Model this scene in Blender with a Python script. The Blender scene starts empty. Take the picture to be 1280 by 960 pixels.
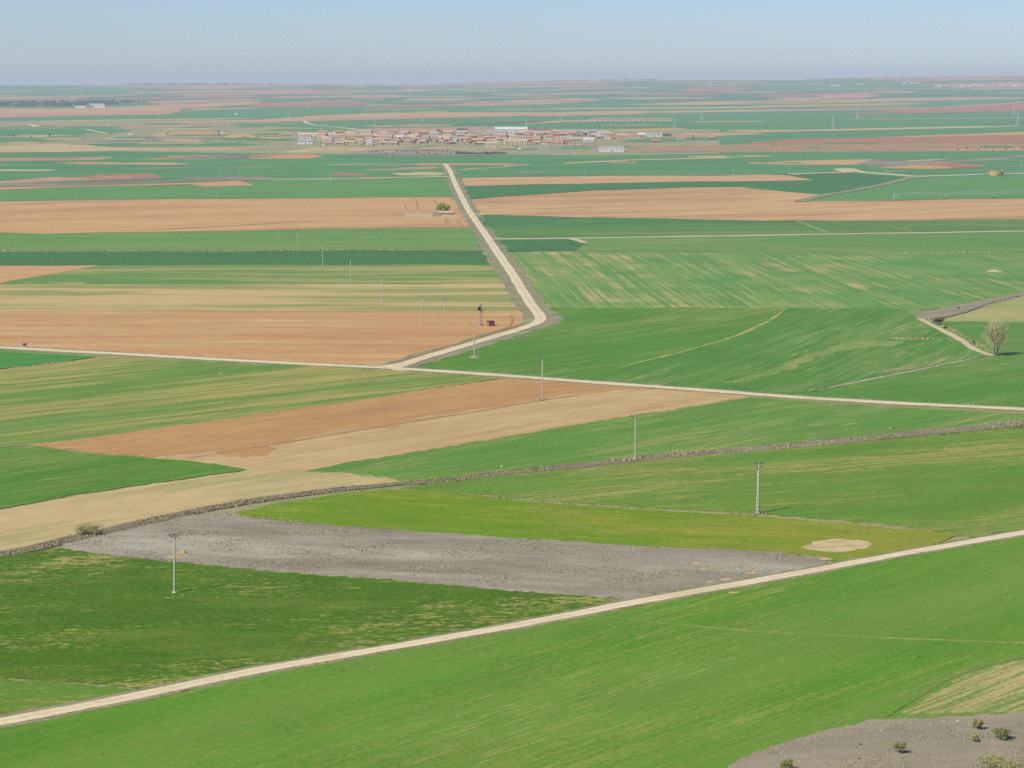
import bpy, bmesh, math, random
import numpy as np
from mathutils import Vector, Matrix

random.seed(7)
RNG = np.random.default_rng(7)
S = bpy.context.scene
C = S.collection
R = math.radians

# ------------------------------------------------------------------ camera
H = 94.0                 # eye above the plain, metres
F = 2800.0               # focal length in photo pixels (1280 wide)
EYE = 97.0               # photo row of the eye level
PITCH = math.atan((480 - EYE) / F)
cam = bpy.data.cameras.new('camera')
cam.sensor_width = 36.0
cam.lens = 36.0 * F / 1280.0
cam.clip_start = 1.0
cam.clip_end = 80000.0
co = bpy.data.objects.new('camera', cam)
co.location = (0, 0, H)
co.rotation_euler = (math.pi / 2 - PITCH, 0, 0)
C.objects.link(co)
S.camera = co

# ------------------------------------------------------------------ light
SUN_EL = R(48)
SUN_DIR = Vector((0.78, 0.62, 0)).normalized()       # the way the light travels over the ground
sun = bpy.data.lights.new('sun', 'SUN')
sun.energy = 4.0
sun.angle = R(0.53)
sun.color = (1.0, 0.95, 0.80)
so = bpy.data.objects.new('sun', sun)
so.rotation_euler = Vector((SUN_DIR.x * math.cos(SUN_EL), SUN_DIR.y * math.cos(SUN_EL), -math.sin(SUN_EL))).to_track_quat('-Z', 'Y').to_euler()
C.objects.link(so)

W = bpy.data.worlds.new('World')
S.world = W
W.use_nodes = True
wn, wl = W.node_tree.nodes, W.node_tree.links
wn.clear()
sky = wn.new('ShaderNodeTexSky')
sky.sky_type = 'NISHITA'
sky.sun_disc = False
sky.sun_elevation = SUN_EL
# the sun stands opposite to the way its light travels; rotation is measured from +Y towards +X
sky.sun_rotation = math.atan2(-SUN_DIR.x, -SUN_DIR.y)
sky.altitude = 800
sky.air_density = 1.0
sky.dust_density = 0.35
sky.ozone_density = 2.5
tint = wn.new('ShaderNodeMix'); tint.data_type = 'RGBA'; tint.blend_type = 'MULTIPLY'
tint.inputs[0].default_value = 1.0
tint.inputs[7].default_value = (0.83, 0.99, 1.345, 1)
bg = wn.new('ShaderNodeBackground')
bg.inputs['Strength'].default_value = 0.06
wo = wn.new('ShaderNodeOutputWorld')
wl.new(sky.outputs[0], tint.inputs[6])
wl.new(tint.outputs[2], bg.inputs['Color'])
wl.new(bg.outputs[0], wo.inputs['Surface'])

S.view_settings.view_transform = 'Standard'
S.view_settings.look = 'None'
S.view_settings.gamma = 1.0
S.view_settings.exposure = 0.53
S.view_settings.use_curve_mapping = False
S.render.engine = 'CYCLES'
S.cycles.use_denoising = False
S.cycles.max_bounces = 6
S.cycles.diffuse_bounces = 2
S.cycles.volume_bounces = 0
S.cycles.sample_clamp_direct = 6.0
S.cycles.sample_clamp_indirect = 2.0

K = 0.66                 # albedo of a surface that shows a given photo colour


def srgb(r, g, b, k=K):
    def f(v):
        v /= 255.0
        return v / 12.92 if v <= 0.04045 else ((v + 0.055) / 1.055) ** 2.4
    return (f(r) * k, f(g) * k, f(b) * k, 1.0)


# ------------------------------------------------------------------ terrain
HORIZON = [(-400, 106), (0, 106), (150, 105.5), (165, 104), (400, 104.2), (470, 105.6), (545, 105.8), (562, 103.2), (640, 101.4),
           (780, 99.4), (950, 99.4), (985, 100), (1050, 97.8), (1160, 95.5), (1280, 94.2), (1700, 93.5)]
HX = [p[0] for p in HORIZON]; HY = [p[1] for p in HORIZON]
DC = 16000.0


def smooth(a, b, x):
    t = min(1.0, max(0.0, (x - a) / (b - a)))
    return t * t * (3 - 2 * t)


def crest(ix):
    ix = min(1699.0, max(-399.0, ix))
    for k in range(len(HX) - 1):
        if ix <= HX[k + 1]:
            t = (ix - HX[k]) / (HX[k + 1] - HX[k])
            y = HY[k] + t * (HY[k + 1] - HY[k])
            break
    return H - (y - EYE) * DC / F


def elev(x, y):
    r = math.hypot(x, y)
    az = math.degrees(math.atan2(x, y))
    front = 1.0 - smooth(55, 95, abs(az))
    ix = 640 + F * math.tan(R(max(-60, min(60, az))))
    foot = 285 + 65 * smooth(700, 1150, ix)
    hill = 92.2 * max(0.0, 1 - r / foot) ** 2.2 if r < foot else 0.0
    plain = 0.0
    if r < 4500:
        a = smooth(250, 500, r) * (1 - smooth(2200, 4500, r))
        if a > 0:
            plain += a * (0.55 * math.sin(x / 96 + 1.0) * math.sin(y / 150) + 0.35 * math.sin(x / 51 + y / 83) + 0.12 * math.sin(x / 19 - y / 31 + 2))
    if r > 5500:
        up = smooth(5500, DC, r)
        plain += crest(ix) * (0.35 * up + 0.65 * up * up) * (1 - smooth(DC, DC + 5000, r) * 0.9)
        # low swells on the far plain
        plain += smooth(6000, 8000, r) * (1 - smooth(12000, 15000, r)) * 1.6 * math.sin(x / 900 + 0.4) * math.sin(y / 1300)
    z = hill + plain
    if front < 1.0:
        z = z * front + 92.0 * (1 - front)
    return z


FW = Vector((0, math.cos(PITCH), -math.sin(PITCH)))
UP = Vector((0, math.sin(PITCH), math.cos(PITCH)))
STEPS = [150 * (16200 / 150) ** (k / 150) for k in range(151)]


def P(px, py):
    """the place on the ground that the photograph shows at this pixel"""
    d = FW * F + Vector((1, 0, 0)) * (px - 640) - UP * (py - 480)
    d = d / d.y
    lo = None
    prev = STEPS[0]
    for s in STEPS[1:]:
        if H + d.z * s < elev(d.x * s, s):
            lo, hi = prev, s
            break
        prev = s
    if lo is None:
        s = DC * 0.995
        return (d.x * s, s)
    for _ in range(18):
        m = (lo + hi) / 2
        if H + d.z * m < elev(d.x * m, m):
            hi = m
        else:
            lo = m
    m = (lo + hi) / 2
    return (d.x * m, m)


def P3(px, py, dz=0.0):
    x, y = P(px, py)
    return (x, y, elev(x, y) + dz)


def mpp(y):
    """metres across one photo pixel at depth y"""
    return y / F


# ------------------------------------------------------------------ materials
MATS = {}


def new_mat(name):
    m = bpy.data.materials.new(name)
    m.use_nodes = True
    nt = m.node_tree
    nt.nodes.clear()
    out = nt.nodes.new('ShaderNodeOutputMaterial')
    b = nt.nodes.new('ShaderNodeBsdfPrincipled')
    b.inputs['Roughness'].default_value = 0.95
    b.inputs['Specular IOR Level'].default_value = 0.1
    nt.links.new(b.outputs[0], out.inputs['Surface'])
    return m, nt, b


def node(nt, kind, **kw):
    n = nt.nodes.new(kind)
    for k, v in kw.items():
        setattr(n, k, v)
    return n


def math_(nt, op, a, b=None, clamp=False):
    n = node(nt, 'ShaderNodeMath', operation=op, use_clamp=clamp)
    for i, v in enumerate((a, b)):
        if v is None:
            continue
        if hasattr(v, 'links') or hasattr(v, 'is_linked'):
            nt.links.new(v, n.inputs[i])
        else:
            n.inputs[i].default_value = v
    return n.outputs[0]


def noise_(nt, vec, scale, detail=3.0, rough=0.55):
    n = node(nt, 'ShaderNodeTexNoise')
    n.inputs['Scale'].default_value = scale
    n.inputs['Detail'].default_value = detail
    n.inputs['Roughness'].default_value = rough
    nt.links.new(vec, n.inputs['Vector'])
    return n.outputs['Fac']


def mix_(nt, fac, a, b, mode='MIX'):
    n = node(nt, 'ShaderNodeMix', data_type='RGBA', blend_type=mode)
    for sock, v in ((n.inputs[0], fac), (n.inputs[6], a), (n.inputs[7], b)):
        if hasattr(v, 'is_linked'):
            nt.links.new(v, sock)
        elif isinstance(v, (int, float)):
            sock.default_value = v
        else:
            sock.default_value = v
    return n.outputs[2]


def crop_mat(c1, c2, ang=0.0, thr=0.55, soft=0.12, streak=0.5, patch=0.3, speck=0.2,
             L=30.0, w=1.6, pw=45.0, pst=2.5, sw=0.7, vary=0.22, c3=None, thr3=0.6, bump=0.25, xfade=None, fleck=1.0, dash=0.0, name='crop'):
    """ground cover: c1 with c2 showing in streaks along ang (radians, in the ground plane), in patches and in specks"""
    key = ('crop', c1, c2, round(ang, 3), thr, soft, streak, patch, speck, L, w, pw, pst, sw, vary, c3, thr3, bump, xfade, fleck, dash)
    if key in MATS:
        return MATS[key]
    m, nt, b = new_mat(name)
    g = node(nt, 'ShaderNodeNewGeometry')
    rot = node(nt, 'ShaderNodeVectorRotate', rotation_type='Z_AXIS')
    rot.inputs['Angle'].default_value = -ang
    nt.links.new(g.outputs['Position'], rot.inputs['Vector'])
    v = rot.outputs[0]

    def scaled(sx, sy, off):
        mp = node(nt, 'ShaderNodeMapping')
        mp.inputs['Scale'].default_value = (1 / sx, 1 / sy, 0.0)
        mp.inputs['Location'].default_value = (off, off * 1.7, off * 0.3)
        nt.links.new(v, mp.inputs['Vector'])
        return mp.outputs[0]
    o = (hash((c1, c2, round(ang, 2))) % 97) * 0.37 if False else (sum(c1) * 31 + sum(c2) * 17) % 23
    n_s = noise_(nt, scaled(L, w, o), 1.0, 4.0, 0.6)
    n_p = noise_(nt, scaled(pw * pst, pw, o + 3), 1.0, 4.0, 0.55)
    n_k = noise_(nt, scaled(sw * 1.6, sw, o + 5), 1.0, 2.0, 0.6)
    tot = streak + patch + speck
    s = math_(nt, 'ADD', math_(nt, 'MULTIPLY', n_s, streak / tot), math_(nt, 'MULTIPLY', n_p, patch / tot))
    s = math_(nt, 'ADD', s, math_(nt, 'MULTIPLY', n_k, speck / tot))
    gain = 1.5 / math.sqrt((streak / tot) ** 2 + (patch / tot) ** 2 + (speck / tot) ** 2)
    s = math_(nt, 'ADD', math_(nt, 'MULTIPLY', math_(nt, 'SUBTRACT', s, 0.5), gain), 0.5)
    if xfade:
        sep = node(nt, 'ShaderNodeSeparateXYZ'); nt.links.new(g.outputs['Position'], sep.inputs[0])
        mr = node(nt, 'ShaderNodeMapRange'); nt.links.new(sep.outputs[0], mr.inputs[0])
        mr.inputs[1].default_value, mr.inputs[2].default_value = xfade[0], xfade[1]
        mr.inputs[3].default_value, mr.inputs[4].default_value = 0.0, xfade[2]
        s = math_(nt, 'ADD', s, mr.outputs[0])
    f = math_(nt, 'DIVIDE', math_(nt, 'SUBTRACT', s, thr - soft), 2 * soft, clamp=True)
    col = mix_(nt, f, c1, c2)
    if c3:
        n3 = noise_(nt, scaled(pw * 1.3 * pst, pw * 0.8, o + 9), 1.0, 4.0, 0.6)
        f3 = math_(nt, 'DIVIDE', math_(nt, 'SUBTRACT', math_(nt, 'ADD', math_(nt, 'MULTIPLY', n3, 0.75), math_(nt, 'MULTIPLY', n_s, 0.25)), thr3 - 0.09), 0.18, clamp=True)
        col = mix_(nt, f3, col, c3)
    if fleck:
        n_f = noise_(nt, scaled(sw * 2.2, sw * 1.1, o + 11), 1.0, 3.0, 0.7)
        ff = math_(nt, 'MULTIPLY', math_(nt, 'SUBTRACT', n_f, 0.50), 2.2 * fleck, clamp=True)
        col = mix_(nt, ff, col, mix_(nt, 0.5, col, srgb(188, 150, 104)))
        fg = math_(nt, 'MULTIPLY', math_(nt, 'SUBTRACT', 0.44, n_f), 2.0 * fleck, clamp=True)
        col = mix_(nt, fg, col, mix_(nt, 0.35, col, srgb(60, 120, 60)))
    if dash:
        n_d = noise_(nt, scaled(L * 0.35, w * 0.4, o + 13), 1.0, 2.0, 0.5)
        fd = math_(nt, 'DIVIDE', math_(nt, 'SUBTRACT', math_(nt, 'ADD', math_(nt, 'MULTIPLY', n_d, 0.7), math_(nt, 'MULTIPLY', n_p, 0.3)), 0.60), 0.07, clamp=True)
        col = mix_(nt, math_(nt, 'MULTIPLY', fd, dash), col, srgb(206, 190, 128))
    n_v = noise_(nt, scaled(pw * 0.7, pw * 0.35, o + 7), 1.0, 5.0, 0.65)
    br = math_(nt, 'ADD', math_(nt, 'MULTIPLY', math_(nt, 'ADD', math_(nt, 'MULTIPLY', n_v, 1.2), math_(nt, 'MULTIPLY', n_k, 0.8)), vary * 1.7), 1 - vary * 1.7)
    cc = node(nt, 'ShaderNodeCombineColor')
    for i in range(3):
        nt.links.new(br, cc.inputs[i])
    col = mix_(nt, 1.0, col, cc.outputs[0], 'MULTIPLY')
    nt.links.new(col, b.inputs['Base Color'])
    if bump:
        bp = node(nt, 'ShaderNodeBump')
        bp.inputs['Strength'].default_value = bump
        bp.inputs['Distance'].default_value = 0.3
        nt.links.new(math_(nt, 'ADD', n_k, n_s), bp.inputs['Height'])
        nt.links.new(bp.outputs[0], b.inputs['Normal'])
    MATS[key] = m
    return m


def plain_mat(name, c, vary=0.25, scale=0.6, rough=0.9, c2=None, metal=0.0, soft=False):
    key = ('plain', name, c, vary, scale, c2, soft)
    if key in MATS:
        return MATS[key]
    m, nt, b = new_mat(name)
    b.inputs['Roughness'].default_value = rough
    b.inputs['Metallic'].default_value = metal
    g = node(nt, 'ShaderNodeNewGeometry')
    n = noise_(nt, g.outputs['Position'], scale, 4.0, 0.65)
    f = math_(nt, 'MULTIPLY', math_(nt, 'SUBTRACT', n, 0.3), 2.2, clamp=True)
    if c2 is None:
        c2 = tuple(v * (1 + vary) for v in c[:3]) + (1,)
        c = tuple(v * (1 - vary) for v in c[:3]) + (1,)
    nt.links.new(mix_(nt, f, c, c2), b.inputs['Base Color'])
    if soft:      # fine leaves scatter light upwards and all ways: bend their normals towards the sky
        vm = node(nt, 'ShaderNodeVectorMath', operation='ADD')
        sc = node(nt, 'ShaderNodeVectorMath', operation='SCALE'); sc.inputs['Scale'].default_value = 0.35
        nt.links.new(g.outputs['Normal'], sc.inputs[0])
        nt.links.new(sc.outputs[0], vm.inputs[0]); vm.inputs[1].default_value = (-0.25, -0.25, 0.8)
        nm = node(nt, 'ShaderNodeVectorMath', operation='NORMALIZE')
        nt.links.new(vm.outputs[0], nm.inputs[0]); nt.links.new(nm.outputs[0], b.inputs['Normal'])
    MATS[key] = m
    return m


# ------------------------------------------------------------------ object helpers
def link(name, me, mat=None, parent=None):
    o = bpy.data.objects.new(name, me)
    C.objects.link(o)
    if mat is not None and me is not None and not me.materials:
        me.materials.append(mat)
    if parent is not None:
        o.parent = parent
    return o


def tag(o, label=None, cat=None, group=None, kind=None):
    if label: o['label'] = label
    if cat: o['category'] = cat
    if group: o['group'] = group
    if kind: o['kind'] = kind
    return o


def thing(name, label, cat, loc, rz=0.0, group=None):
    o = bpy.data.objects.new(name, None)
    C.objects.link(o)
    o.empty_display_size = 0.5
    o.location = loc
    o.rotation_euler = (0, 0, rz)
    return tag(o, label, cat, group)


class MB:
    """collects boxes, bars and prisms into one mesh"""
    def __init__(self):
        self.v, self.f = [], []

    def poly(self, vs, fs):
        n = len(self.v)
        self.v += [tuple(p) for p in vs]
        self.f += [tuple(n + i for i in q) for q in fs]
        return self

    def box(self, x0, x1, y0, y1, z0, z1):
        return self.poly([(x0, y0, z0), (x1, y0, z0), (x1, y1, z0), (x0, y1, z0), (x0, y0, z1), (x1, y0, z1), (x1, y1, z1), (x0, y1, z1)],
                         [(0, 3, 2, 1), (4, 5, 6, 7), (0, 1, 5, 4), (1, 2, 6, 5), (2, 3, 7, 6), (3, 0, 4, 7)])

    def bar(self, a, b, r0, r1=None, n=4):
        r1 = r0 if r1 is None else r1
        a, b = Vector(a), Vector(b)
        d = (b - a)
        if d.length < 1e-6:
            return self
        d.normalize()
        u = d.orthogonal().normalized()
        w = d.cross(u)
        vs = []
        for p, r in ((a, r0), (b, r1)):
            for k in range(n):
                t = 2 * math.pi * (k + 0.5) / n
                vs.append(p + u * (r * math.cos(t)) + w * (r * math.sin(t)))
        fs = [(k, (k + 1) % n, n + (k + 1) % n, n + k) for k in range(n)]
        fs += [tuple(range(n - 1, -1, -1)), tuple(range(n, 2 * n))]
        return self.poly(vs, fs)

    def lathe(self, prof, n=8, cx=0, cy=0):
        vs, fs = [], []
        for z, r in prof:
            for k in range(n):
                t = 2 * math.pi * k / n
                vs.append((cx + r * math.cos(t), cy + r * math.sin(t), z))
        for i in range(len(prof) - 1):
            for k in range(n):
                fs.append((i * n + k, i * n + (k + 1) % n, (i + 1) * n + (k + 1) % n, (i + 1) * n + k))
        fs.append(tuple(range(n - 1, -1, -1)))
        fs.append(tuple((len(prof) - 1) * n + k for k in range(n)))
        return self.poly(vs, fs)

    def mesh(self, name):
        me = bpy.data.meshes.new(name)
        me.from_pydata(self.v, [], self.f)
        me.update()
        return me

    def build(self, name, mat, parent=None):
        return link(name, self.mesh(name), mat, parent)


# ------------------------------------------------------------------ the ground sheet
def build_ground():
    radii = [0, 4, 9, 15, 22, 30, 40, 52, 66, 82]
    r = 100
    while r < 700:
        radii.append(r); r += 14
    while r < 3000:
        radii.append(r); r *= 1.03
    while r < 23000:
        radii.append(r); r *= 1.045
    az = [-17 + 34 * k / 136 for k in range(137)]
    az += [17 + 3 * k for k in range(1, 48)]
    az += [161 + (343 - 161) * k / 58 for k in range(1, 58)]
    n = len(az)
    vs, fs = [(0, 0, elev(0, 0.01))], []
    for q in radii[1:]:
        for a in az:
            x, y = q * math.sin(R(a)), q * math.cos(R(a))
            vs.append((x, y, elev(x, y) - (0.05 + q * 1.3e-4) * smooth(60, 250, q)))
    for k in range(n):
        fs.append((0, 1 + (k + 1) % n, 1 + k))
    for i in range(len(radii) - 2):
        for k in range(n):
            a, b = 1 + i * n + k, 1 + i * n + (k + 1) % n
            fs.append((a, b, b + n, a + n))
    me = bpy.data.meshes.new('ground')
    me.from_pydata(vs, [], fs)
    me.polygons.foreach_set('use_smooth', [True] * len(me.polygons))
    me.update()
    m = crop_mat(srgb(142, 150, 98), srgb(172, 156, 118), 0.3, thr=0.52, soft=0.12, streak=0.4, patch=0.4, speck=0.3, L=20, w=4, pw=60, name='dry_grass_ground')
    return tag(link('ground', me, m), 'olive and straw coloured rough ground between the fields', 'ground', kind='structure')


build_ground()

FIELDS = []


def wob(x, y, s):
    return math.sin(x * 0.31 + y * 0.17 + s) * 0.5 + math.sin(x * 0.083 - y * 0.121 + 2 * s) * 0.8 + math.sin(x * 0.9 + y * 0.7 + 3 * s) * 0.3


def drape(name, pts, layer, jit=0.35, fringe=0.9):
    """a sheet on the terrain from an outline of ground points"""
    out = []
    n = len(pts)
    for i in range(n):
        a, b = pts[i], pts[(i + 1) % n]
        d = math.hypot(b[0] - a[0], b[1] - a[1])
        ym = max(250.0, (a[1] + b[1]) / 2)
        step = max(1.3, ym * 0.0034) if ym < 1000 else ym * 0.010
        k = max(1, min(160, int(d / step)))
        for j in range(k):
            t = j / k
            x, y = a[0] + t * (b[0] - a[0]), a[1] + t * (b[1] - a[1])
            if jit:
                q = jit * (max(1.0, y / 450.0)) ** 0.8
                hx, hy = math.sin(x * 12.9898 + y * 78.233) * 43758.5453, math.sin(x * 39.346 + y * 11.135) * 24634.6345
                dx, dy = q * wob(x, y, 0.0), q * 1.4 * wob(y, x, 1.3)
                if ym < 1000:
                    dx += (hx - math.floor(hx) - .5) * fringe; dy += (hy - math.floor(hy) - .5) * fringe * 1.6
                x += dx; y += dy
            out.append((x, y, 0.0))
    bm = bmesh.new()
    vs = [bm.verts.new(p) for p in out]
    f = bm.faces.new(vs)
    bmesh.ops.triangulate(bm, faces=[f])
    ys = [p[1] for p in out]; xs = [p[0] for p in out]
    cuts = []
    y = 280.0
    while y < 17000:
        if min(ys) < y < max(ys):
            cuts.append(((0, y, 0), (0, 1, 0)))
        y *= 1.016 if y < 420 else (1.05 if y < 2500 else 1.07)
    w = 7.0 if max(ys) < 420 else max(14.0, min(ys) * 0.05)
    x = math.ceil(min(xs) / w) * w
    while x < max(xs):
        cuts.append(((x, 0, 0), (1, 0, 0))); x += w
    for c, nn in cuts:
        bmesh.ops.bisect_plane(bm, geom=bm.verts[:] + bm.edges[:] + bm.faces[:], plane_co=c, plane_no=nn, dist=1e-4)
    bmesh.ops.triangulate(bm, faces=bm.faces[:])
    for v in bm.verts:
        v.co.z = elev(v.co.x, v.co.y) + (0.015 + 0.012 * layer) * (1 + max(0, v.co.y) / 700.0)
    bmesh.ops.recalc_face_normals(bm, faces=bm.faces[:])
    up = sum(f.normal.z for f in bm.faces)
    if up < 0:
        bmesh.ops.reverse_faces(bm, faces=bm.faces[:])
    for f in bm.faces:
        f.smooth = True
    for e in [e for e in bm.edges if e.is_boundary]:      # the edge of the sheet goes down into the soil
        a, b = e.verts[0].co, e.verts[1].co
        q = [bm.verts.new(p) for p in (a, b, (b.x, b.y, b.z - 0.3 - 4e-4 * max(0, b.y)), (a.x, a.y, a.z - 0.3 - 4e-4 * max(0, a.y)))]
        bm.faces.new(q).smooth = False
    me = bpy.data.meshes.new(name)
    bm.to_mesh(me); bm.free()
    return me


def field(name, px, mat, layer, label, cat='field', jit=0.35, kind='structure'):
    me = drape(name, [P(*p) for p in px], layer, jit)
    return tag(link(name, me, mat), label, cat, kind=kind)


def pang(a, b):
    p, q = P(*a), P(*b)
    return math.atan2(q[1] - p[1], q[0] - p[0])


def spline(pts, step):
    """Catmull-Rom through ground points, resampled"""
    out = []
    n = len(pts)
    for i in range(n - 1):
        p0, p1, p2, p3 = pts[max(0, i - 1)], pts[i], pts[i + 1], pts[min(n - 1, i + 2)]
        d = math.hypot(p2[0] - p1[0], p2[1] - p1[1])
        k = max(1, int(d / step))
        for j in range(k):
            t = j / k
            out.append(tuple(0.5 * ((2 * p1[c]) + (-p0[c] + p2[c]) * t + (2 * p0[c] - 5 * p1[c] + 4 * p2[c] - p3[c]) * t * t
                                    + (-p0[c] + 3 * p1[c] - 3 * p2[c] + p3[c]) * t ** 3) for c in range(len(p1))))
    out.append(tuple(pts[-1]))
    return out


def ribbon(name, px, width, mat, layer, label, cat, step=5.0, jit=0.25, cross=3, crown=0.0, smooth_=True, kind='structure', taper=False):
    """a track or strip along a traced line; px rows may carry their own width as third value"""
    g = []
    for p in px:
        w = p[2] if len(p) > 2 else width
        q = P(p[0], p[1])
        g.append((q[0], q[1], w))
    pts = spline(g, step) if smooth_ else g
    vs, fs = [], []
    n = len(pts)
    for i, (x, y, w) in enumerate(pts):
        a, b = pts[max(0, i - 1)], pts[min(n - 1, i + 1)]
        dx, dy = b[0] - a[0], b[1] - a[1]
        l = math.hypot(dx, dy) or 1
        nx, ny = -dy / l, dx / l
        if taper:
            w *= min(1.0, 0.15 + 4.0 * min(i, n - 1 - i) / n)
        jl, jr = jit * wob(x, y, 0.5), jit * wob(y, x, 1.9)
        for c in range(cross):
            s = 2 * c / (cross - 1) - 1
            e = (w / 2 + (jl if s < 0 else jr)) * s
            xx, yy = x + nx * e, y + ny * e
            vs.append((xx, yy, elev(xx, yy) + (0.015 + 0.012 * layer) * (1 + max(0, yy) / 700.0) + crown * (1 - s * s)))
    for i in range(n - 1):
        for c in range(cross - 1):
            a = i * cross + c
            fs.append((a, a + cross, a + cross + 1, a + 1))
    nf = len(fs)
    for i in range(n - 1):                              # its sides go down into the soil
        for c in (0, cross - 1):
            a, b = vs[i * cross + c], vs[(i + 1) * cross + c]
            k = len(vs)
            vs += [a, b, (b[0], b[1], b[2] - 0.3 - 4e-4 * max(0, b[1])), (a[0], a[1], a[2] - 0.3 - 4e-4 * max(0, a[1]))]
            fs.append((k, k + 1, k + 2, k + 3))
    me = bpy.data.meshes.new(name)
    me.from_pydata(vs, [], fs)
    me.polygons.foreach_set('use_smooth', [k < nf for k in range(len(fs))])
    at = me.attributes.new('across', 'FLOAT', 'POINT')
    at.data.foreach_set('value', [2 * (k % cross) / (cross - 1) - 1 if k < n * cross else 0.95 for k in range(len(vs))])
    me.update()
    if sum(p.normal.z for p in me.polygons) < 0:
        me.flip_normals()
    return tag(link(name, me, mat), label, cat, kind=kind)


# ------------------------------------------------------------------ fields, near part
G_MID = srgb(84, 146, 58)
G_LIGHT = srgb(98, 152, 74)
G_DARK = srgb(58, 118, 36)
G_DEEP = srgb(48, 122, 62)
G_LIME = srgb(112, 150, 36)
STRAW = srgb(190, 172, 112)
STRAW_G = srgb(160, 164, 98)
TAN = srgb(206, 176, 130)
SOIL = srgb(200, 150, 100)
SOIL_D = srgb(184, 134, 88)
SOIL_L = srgb(212, 186, 134)
SCRUB = srgb(150, 138, 124)
SCRUB_D = srgb(112, 100, 88)
A45 = pang((120, 547), (460, 499))
AROAD1 = pang((835, 384), (735, 314))
ANEAR = pang((640, 910), (886, 833))

field('wheat_field', [(-260, 952), (0, 907), (160, 876), (320, 842), (480, 814), (640, 787), (800, 756), (960, 727), (1120, 697), (1280, 669), (1500, 632),
                      (1500, 1003), (-260, 1003)],
      crop_mat(srgb(92, 144, 34), srgb(148, 156, 72), ANEAR, thr=0.62, soft=0.12, streak=0.5, patch=0.45, speck=0.25, L=26, w=1.1, pw=38, pst=3, c3=srgb(112, 150, 54), thr3=0.5, bump=0.3, dash=0.42, name='young_wheat'),
      1, 'broad green wheat field in the foreground, below the nearest pale track')
field('stubble_field', [(1128, 892), (1150, 879), (1172, 862), (1205, 845), (1240, 833), (1280, 825), (1380, 808), (1500, 790), (1500, 893), (1280, 891), (1180, 893)],
      crop_mat(srgb(112, 146, 62), srgb(188, 172, 116), ANEAR, thr=0.47, soft=0.14, streak=0.75, patch=0.3, speck=0.3, L=24, w=0.9, name='stubble_rows'),
      2, 'straw coloured patch of sparse crop rows above the grey foreground slope')
field('scrub_slope', [(885, 972), (930, 947), (980, 927), (1050, 909), (1085, 900), (1130, 899), (1180, 896), (1280, 893), (1500, 890), (1500, 1020), (820, 1020)],
      crop_mat(srgb(168, 154, 134), srgb(144, 136, 112), 0.4, thr=0.52, soft=0.12, streak=0.2, patch=0.4, speck=0.5, L=8, w=3, pw=14, sw=0.35, c3=srgb(170, 158, 136), thr3=0.56, bump=0.6, name='stony_scrub_soil'),
      3, 'stony grey foot of the hillside with low dry scrub', 'slope')
field('wheat_field', [(-260, 744), (0, 694), (75, 685), (213, 702), (320, 712), (480, 725), (640, 739), (760, 748), (792, 751), (640, 779), (480, 807), (320, 835), (190, 861), (140, 858), (70, 852), (0, 847), (-260, 828)],
      crop_mat(srgb(74, 118, 8), srgb(164, 156, 84), pang((100, 790), (260, 786)), thr=0.685, soft=0.07, streak=0.45, patch=0.4, speck=0.35, L=5.5, w=1.2, pw=18, pst=2.0, c3=srgb(106, 130, 40), thr3=0.60, vary=0.28, bump=0.5, dash=0.50, name='patchy_dark_wheat'),
      1, 'dark green wheat field with straw flecks around the leftmost near pole')
field('wheat_field', [(-260, 830), (0, 849), (70, 854), (140, 860), (192, 863), (0, 897), (-260, 945)],
      crop_mat(srgb(100, 140, 44), srgb(148, 154, 74), 0.1, thr=0.55, soft=0.1, L=14, w=2, pw=22, dash=0.50, name='light_wheat'),
      1, 'small light green field corner between the dark wheat and near track')
field('fallow_field', [(75, 685), (90, 674), (130, 664), (180, 654), (235, 645), (288, 641), (320, 649), (420, 658), (560, 666), (640, 673), (800, 682), (900, 687), (960, 690), (1036, 698),
                       (1028, 709), (960, 721), (880, 735), (800, 749), (760, 747), (640, 738), (480, 724), (320, 711), (213, 701)],
      crop_mat(srgb(162, 153, 136), srgb(140, 132, 112), pang((400, 690), (700, 700)), thr=0.52, soft=0.13, streak=0.35, patch=0.4, speck=0.4, L=9, w=1.8, pw=16, sw=0.5, c3=srgb(186, 180, 162), thr3=0.55, vary=0.4, bump=0.6, fleck=1.4, dash=0.25, name='grey_fallow'),
      2, 'grey strip of dead weeds between lime green and dark green fields')
field('wheat_field', [(290, 641), (340, 631), (420, 618), (480, 611), (530, 612), (640, 624), (720, 631), (800, 637), (870, 641), (947, 645), (1050, 655), (1150, 663), (1198, 669), (1160, 682), (1090, 695), (1040, 703),
                      (1036, 698), (960, 690), (800, 682), (640, 673), (560, 666), (420, 658), (320, 649)],
      crop_mat(srgb(106, 146, 8), srgb(142, 150, 46), pang((500, 640), (800, 655)), thr=0.56, soft=0.1, streak=0.4, patch=0.4, speck=0.3, L=12, w=1.6, pw=22, pst=3, c3=srgb(176, 170, 92), thr3=0.66, xfade=(10, 70, 0.16), vary=0.22, bump=0.4, dash=0.35, name='lime_green_crop'),
      1, 'lime green field above the grey strip of dead weeds')
field('bare_patch', [(1004, 684), (1015, 678), (1035, 675), (1062, 674.5), (1082, 677), (1088, 681), (1078, 686), (1055, 689), (1030, 690), (1012, 688)],
      crop_mat(srgb(212, 192, 146), srgb(188, 166, 118), 0.2, thr=0.56, soft=0.15, L=5, w=2, pw=10, name='bare_earth'),
      3, 'oval patch of bare sandy earth beside the near track', 'patch')
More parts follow.
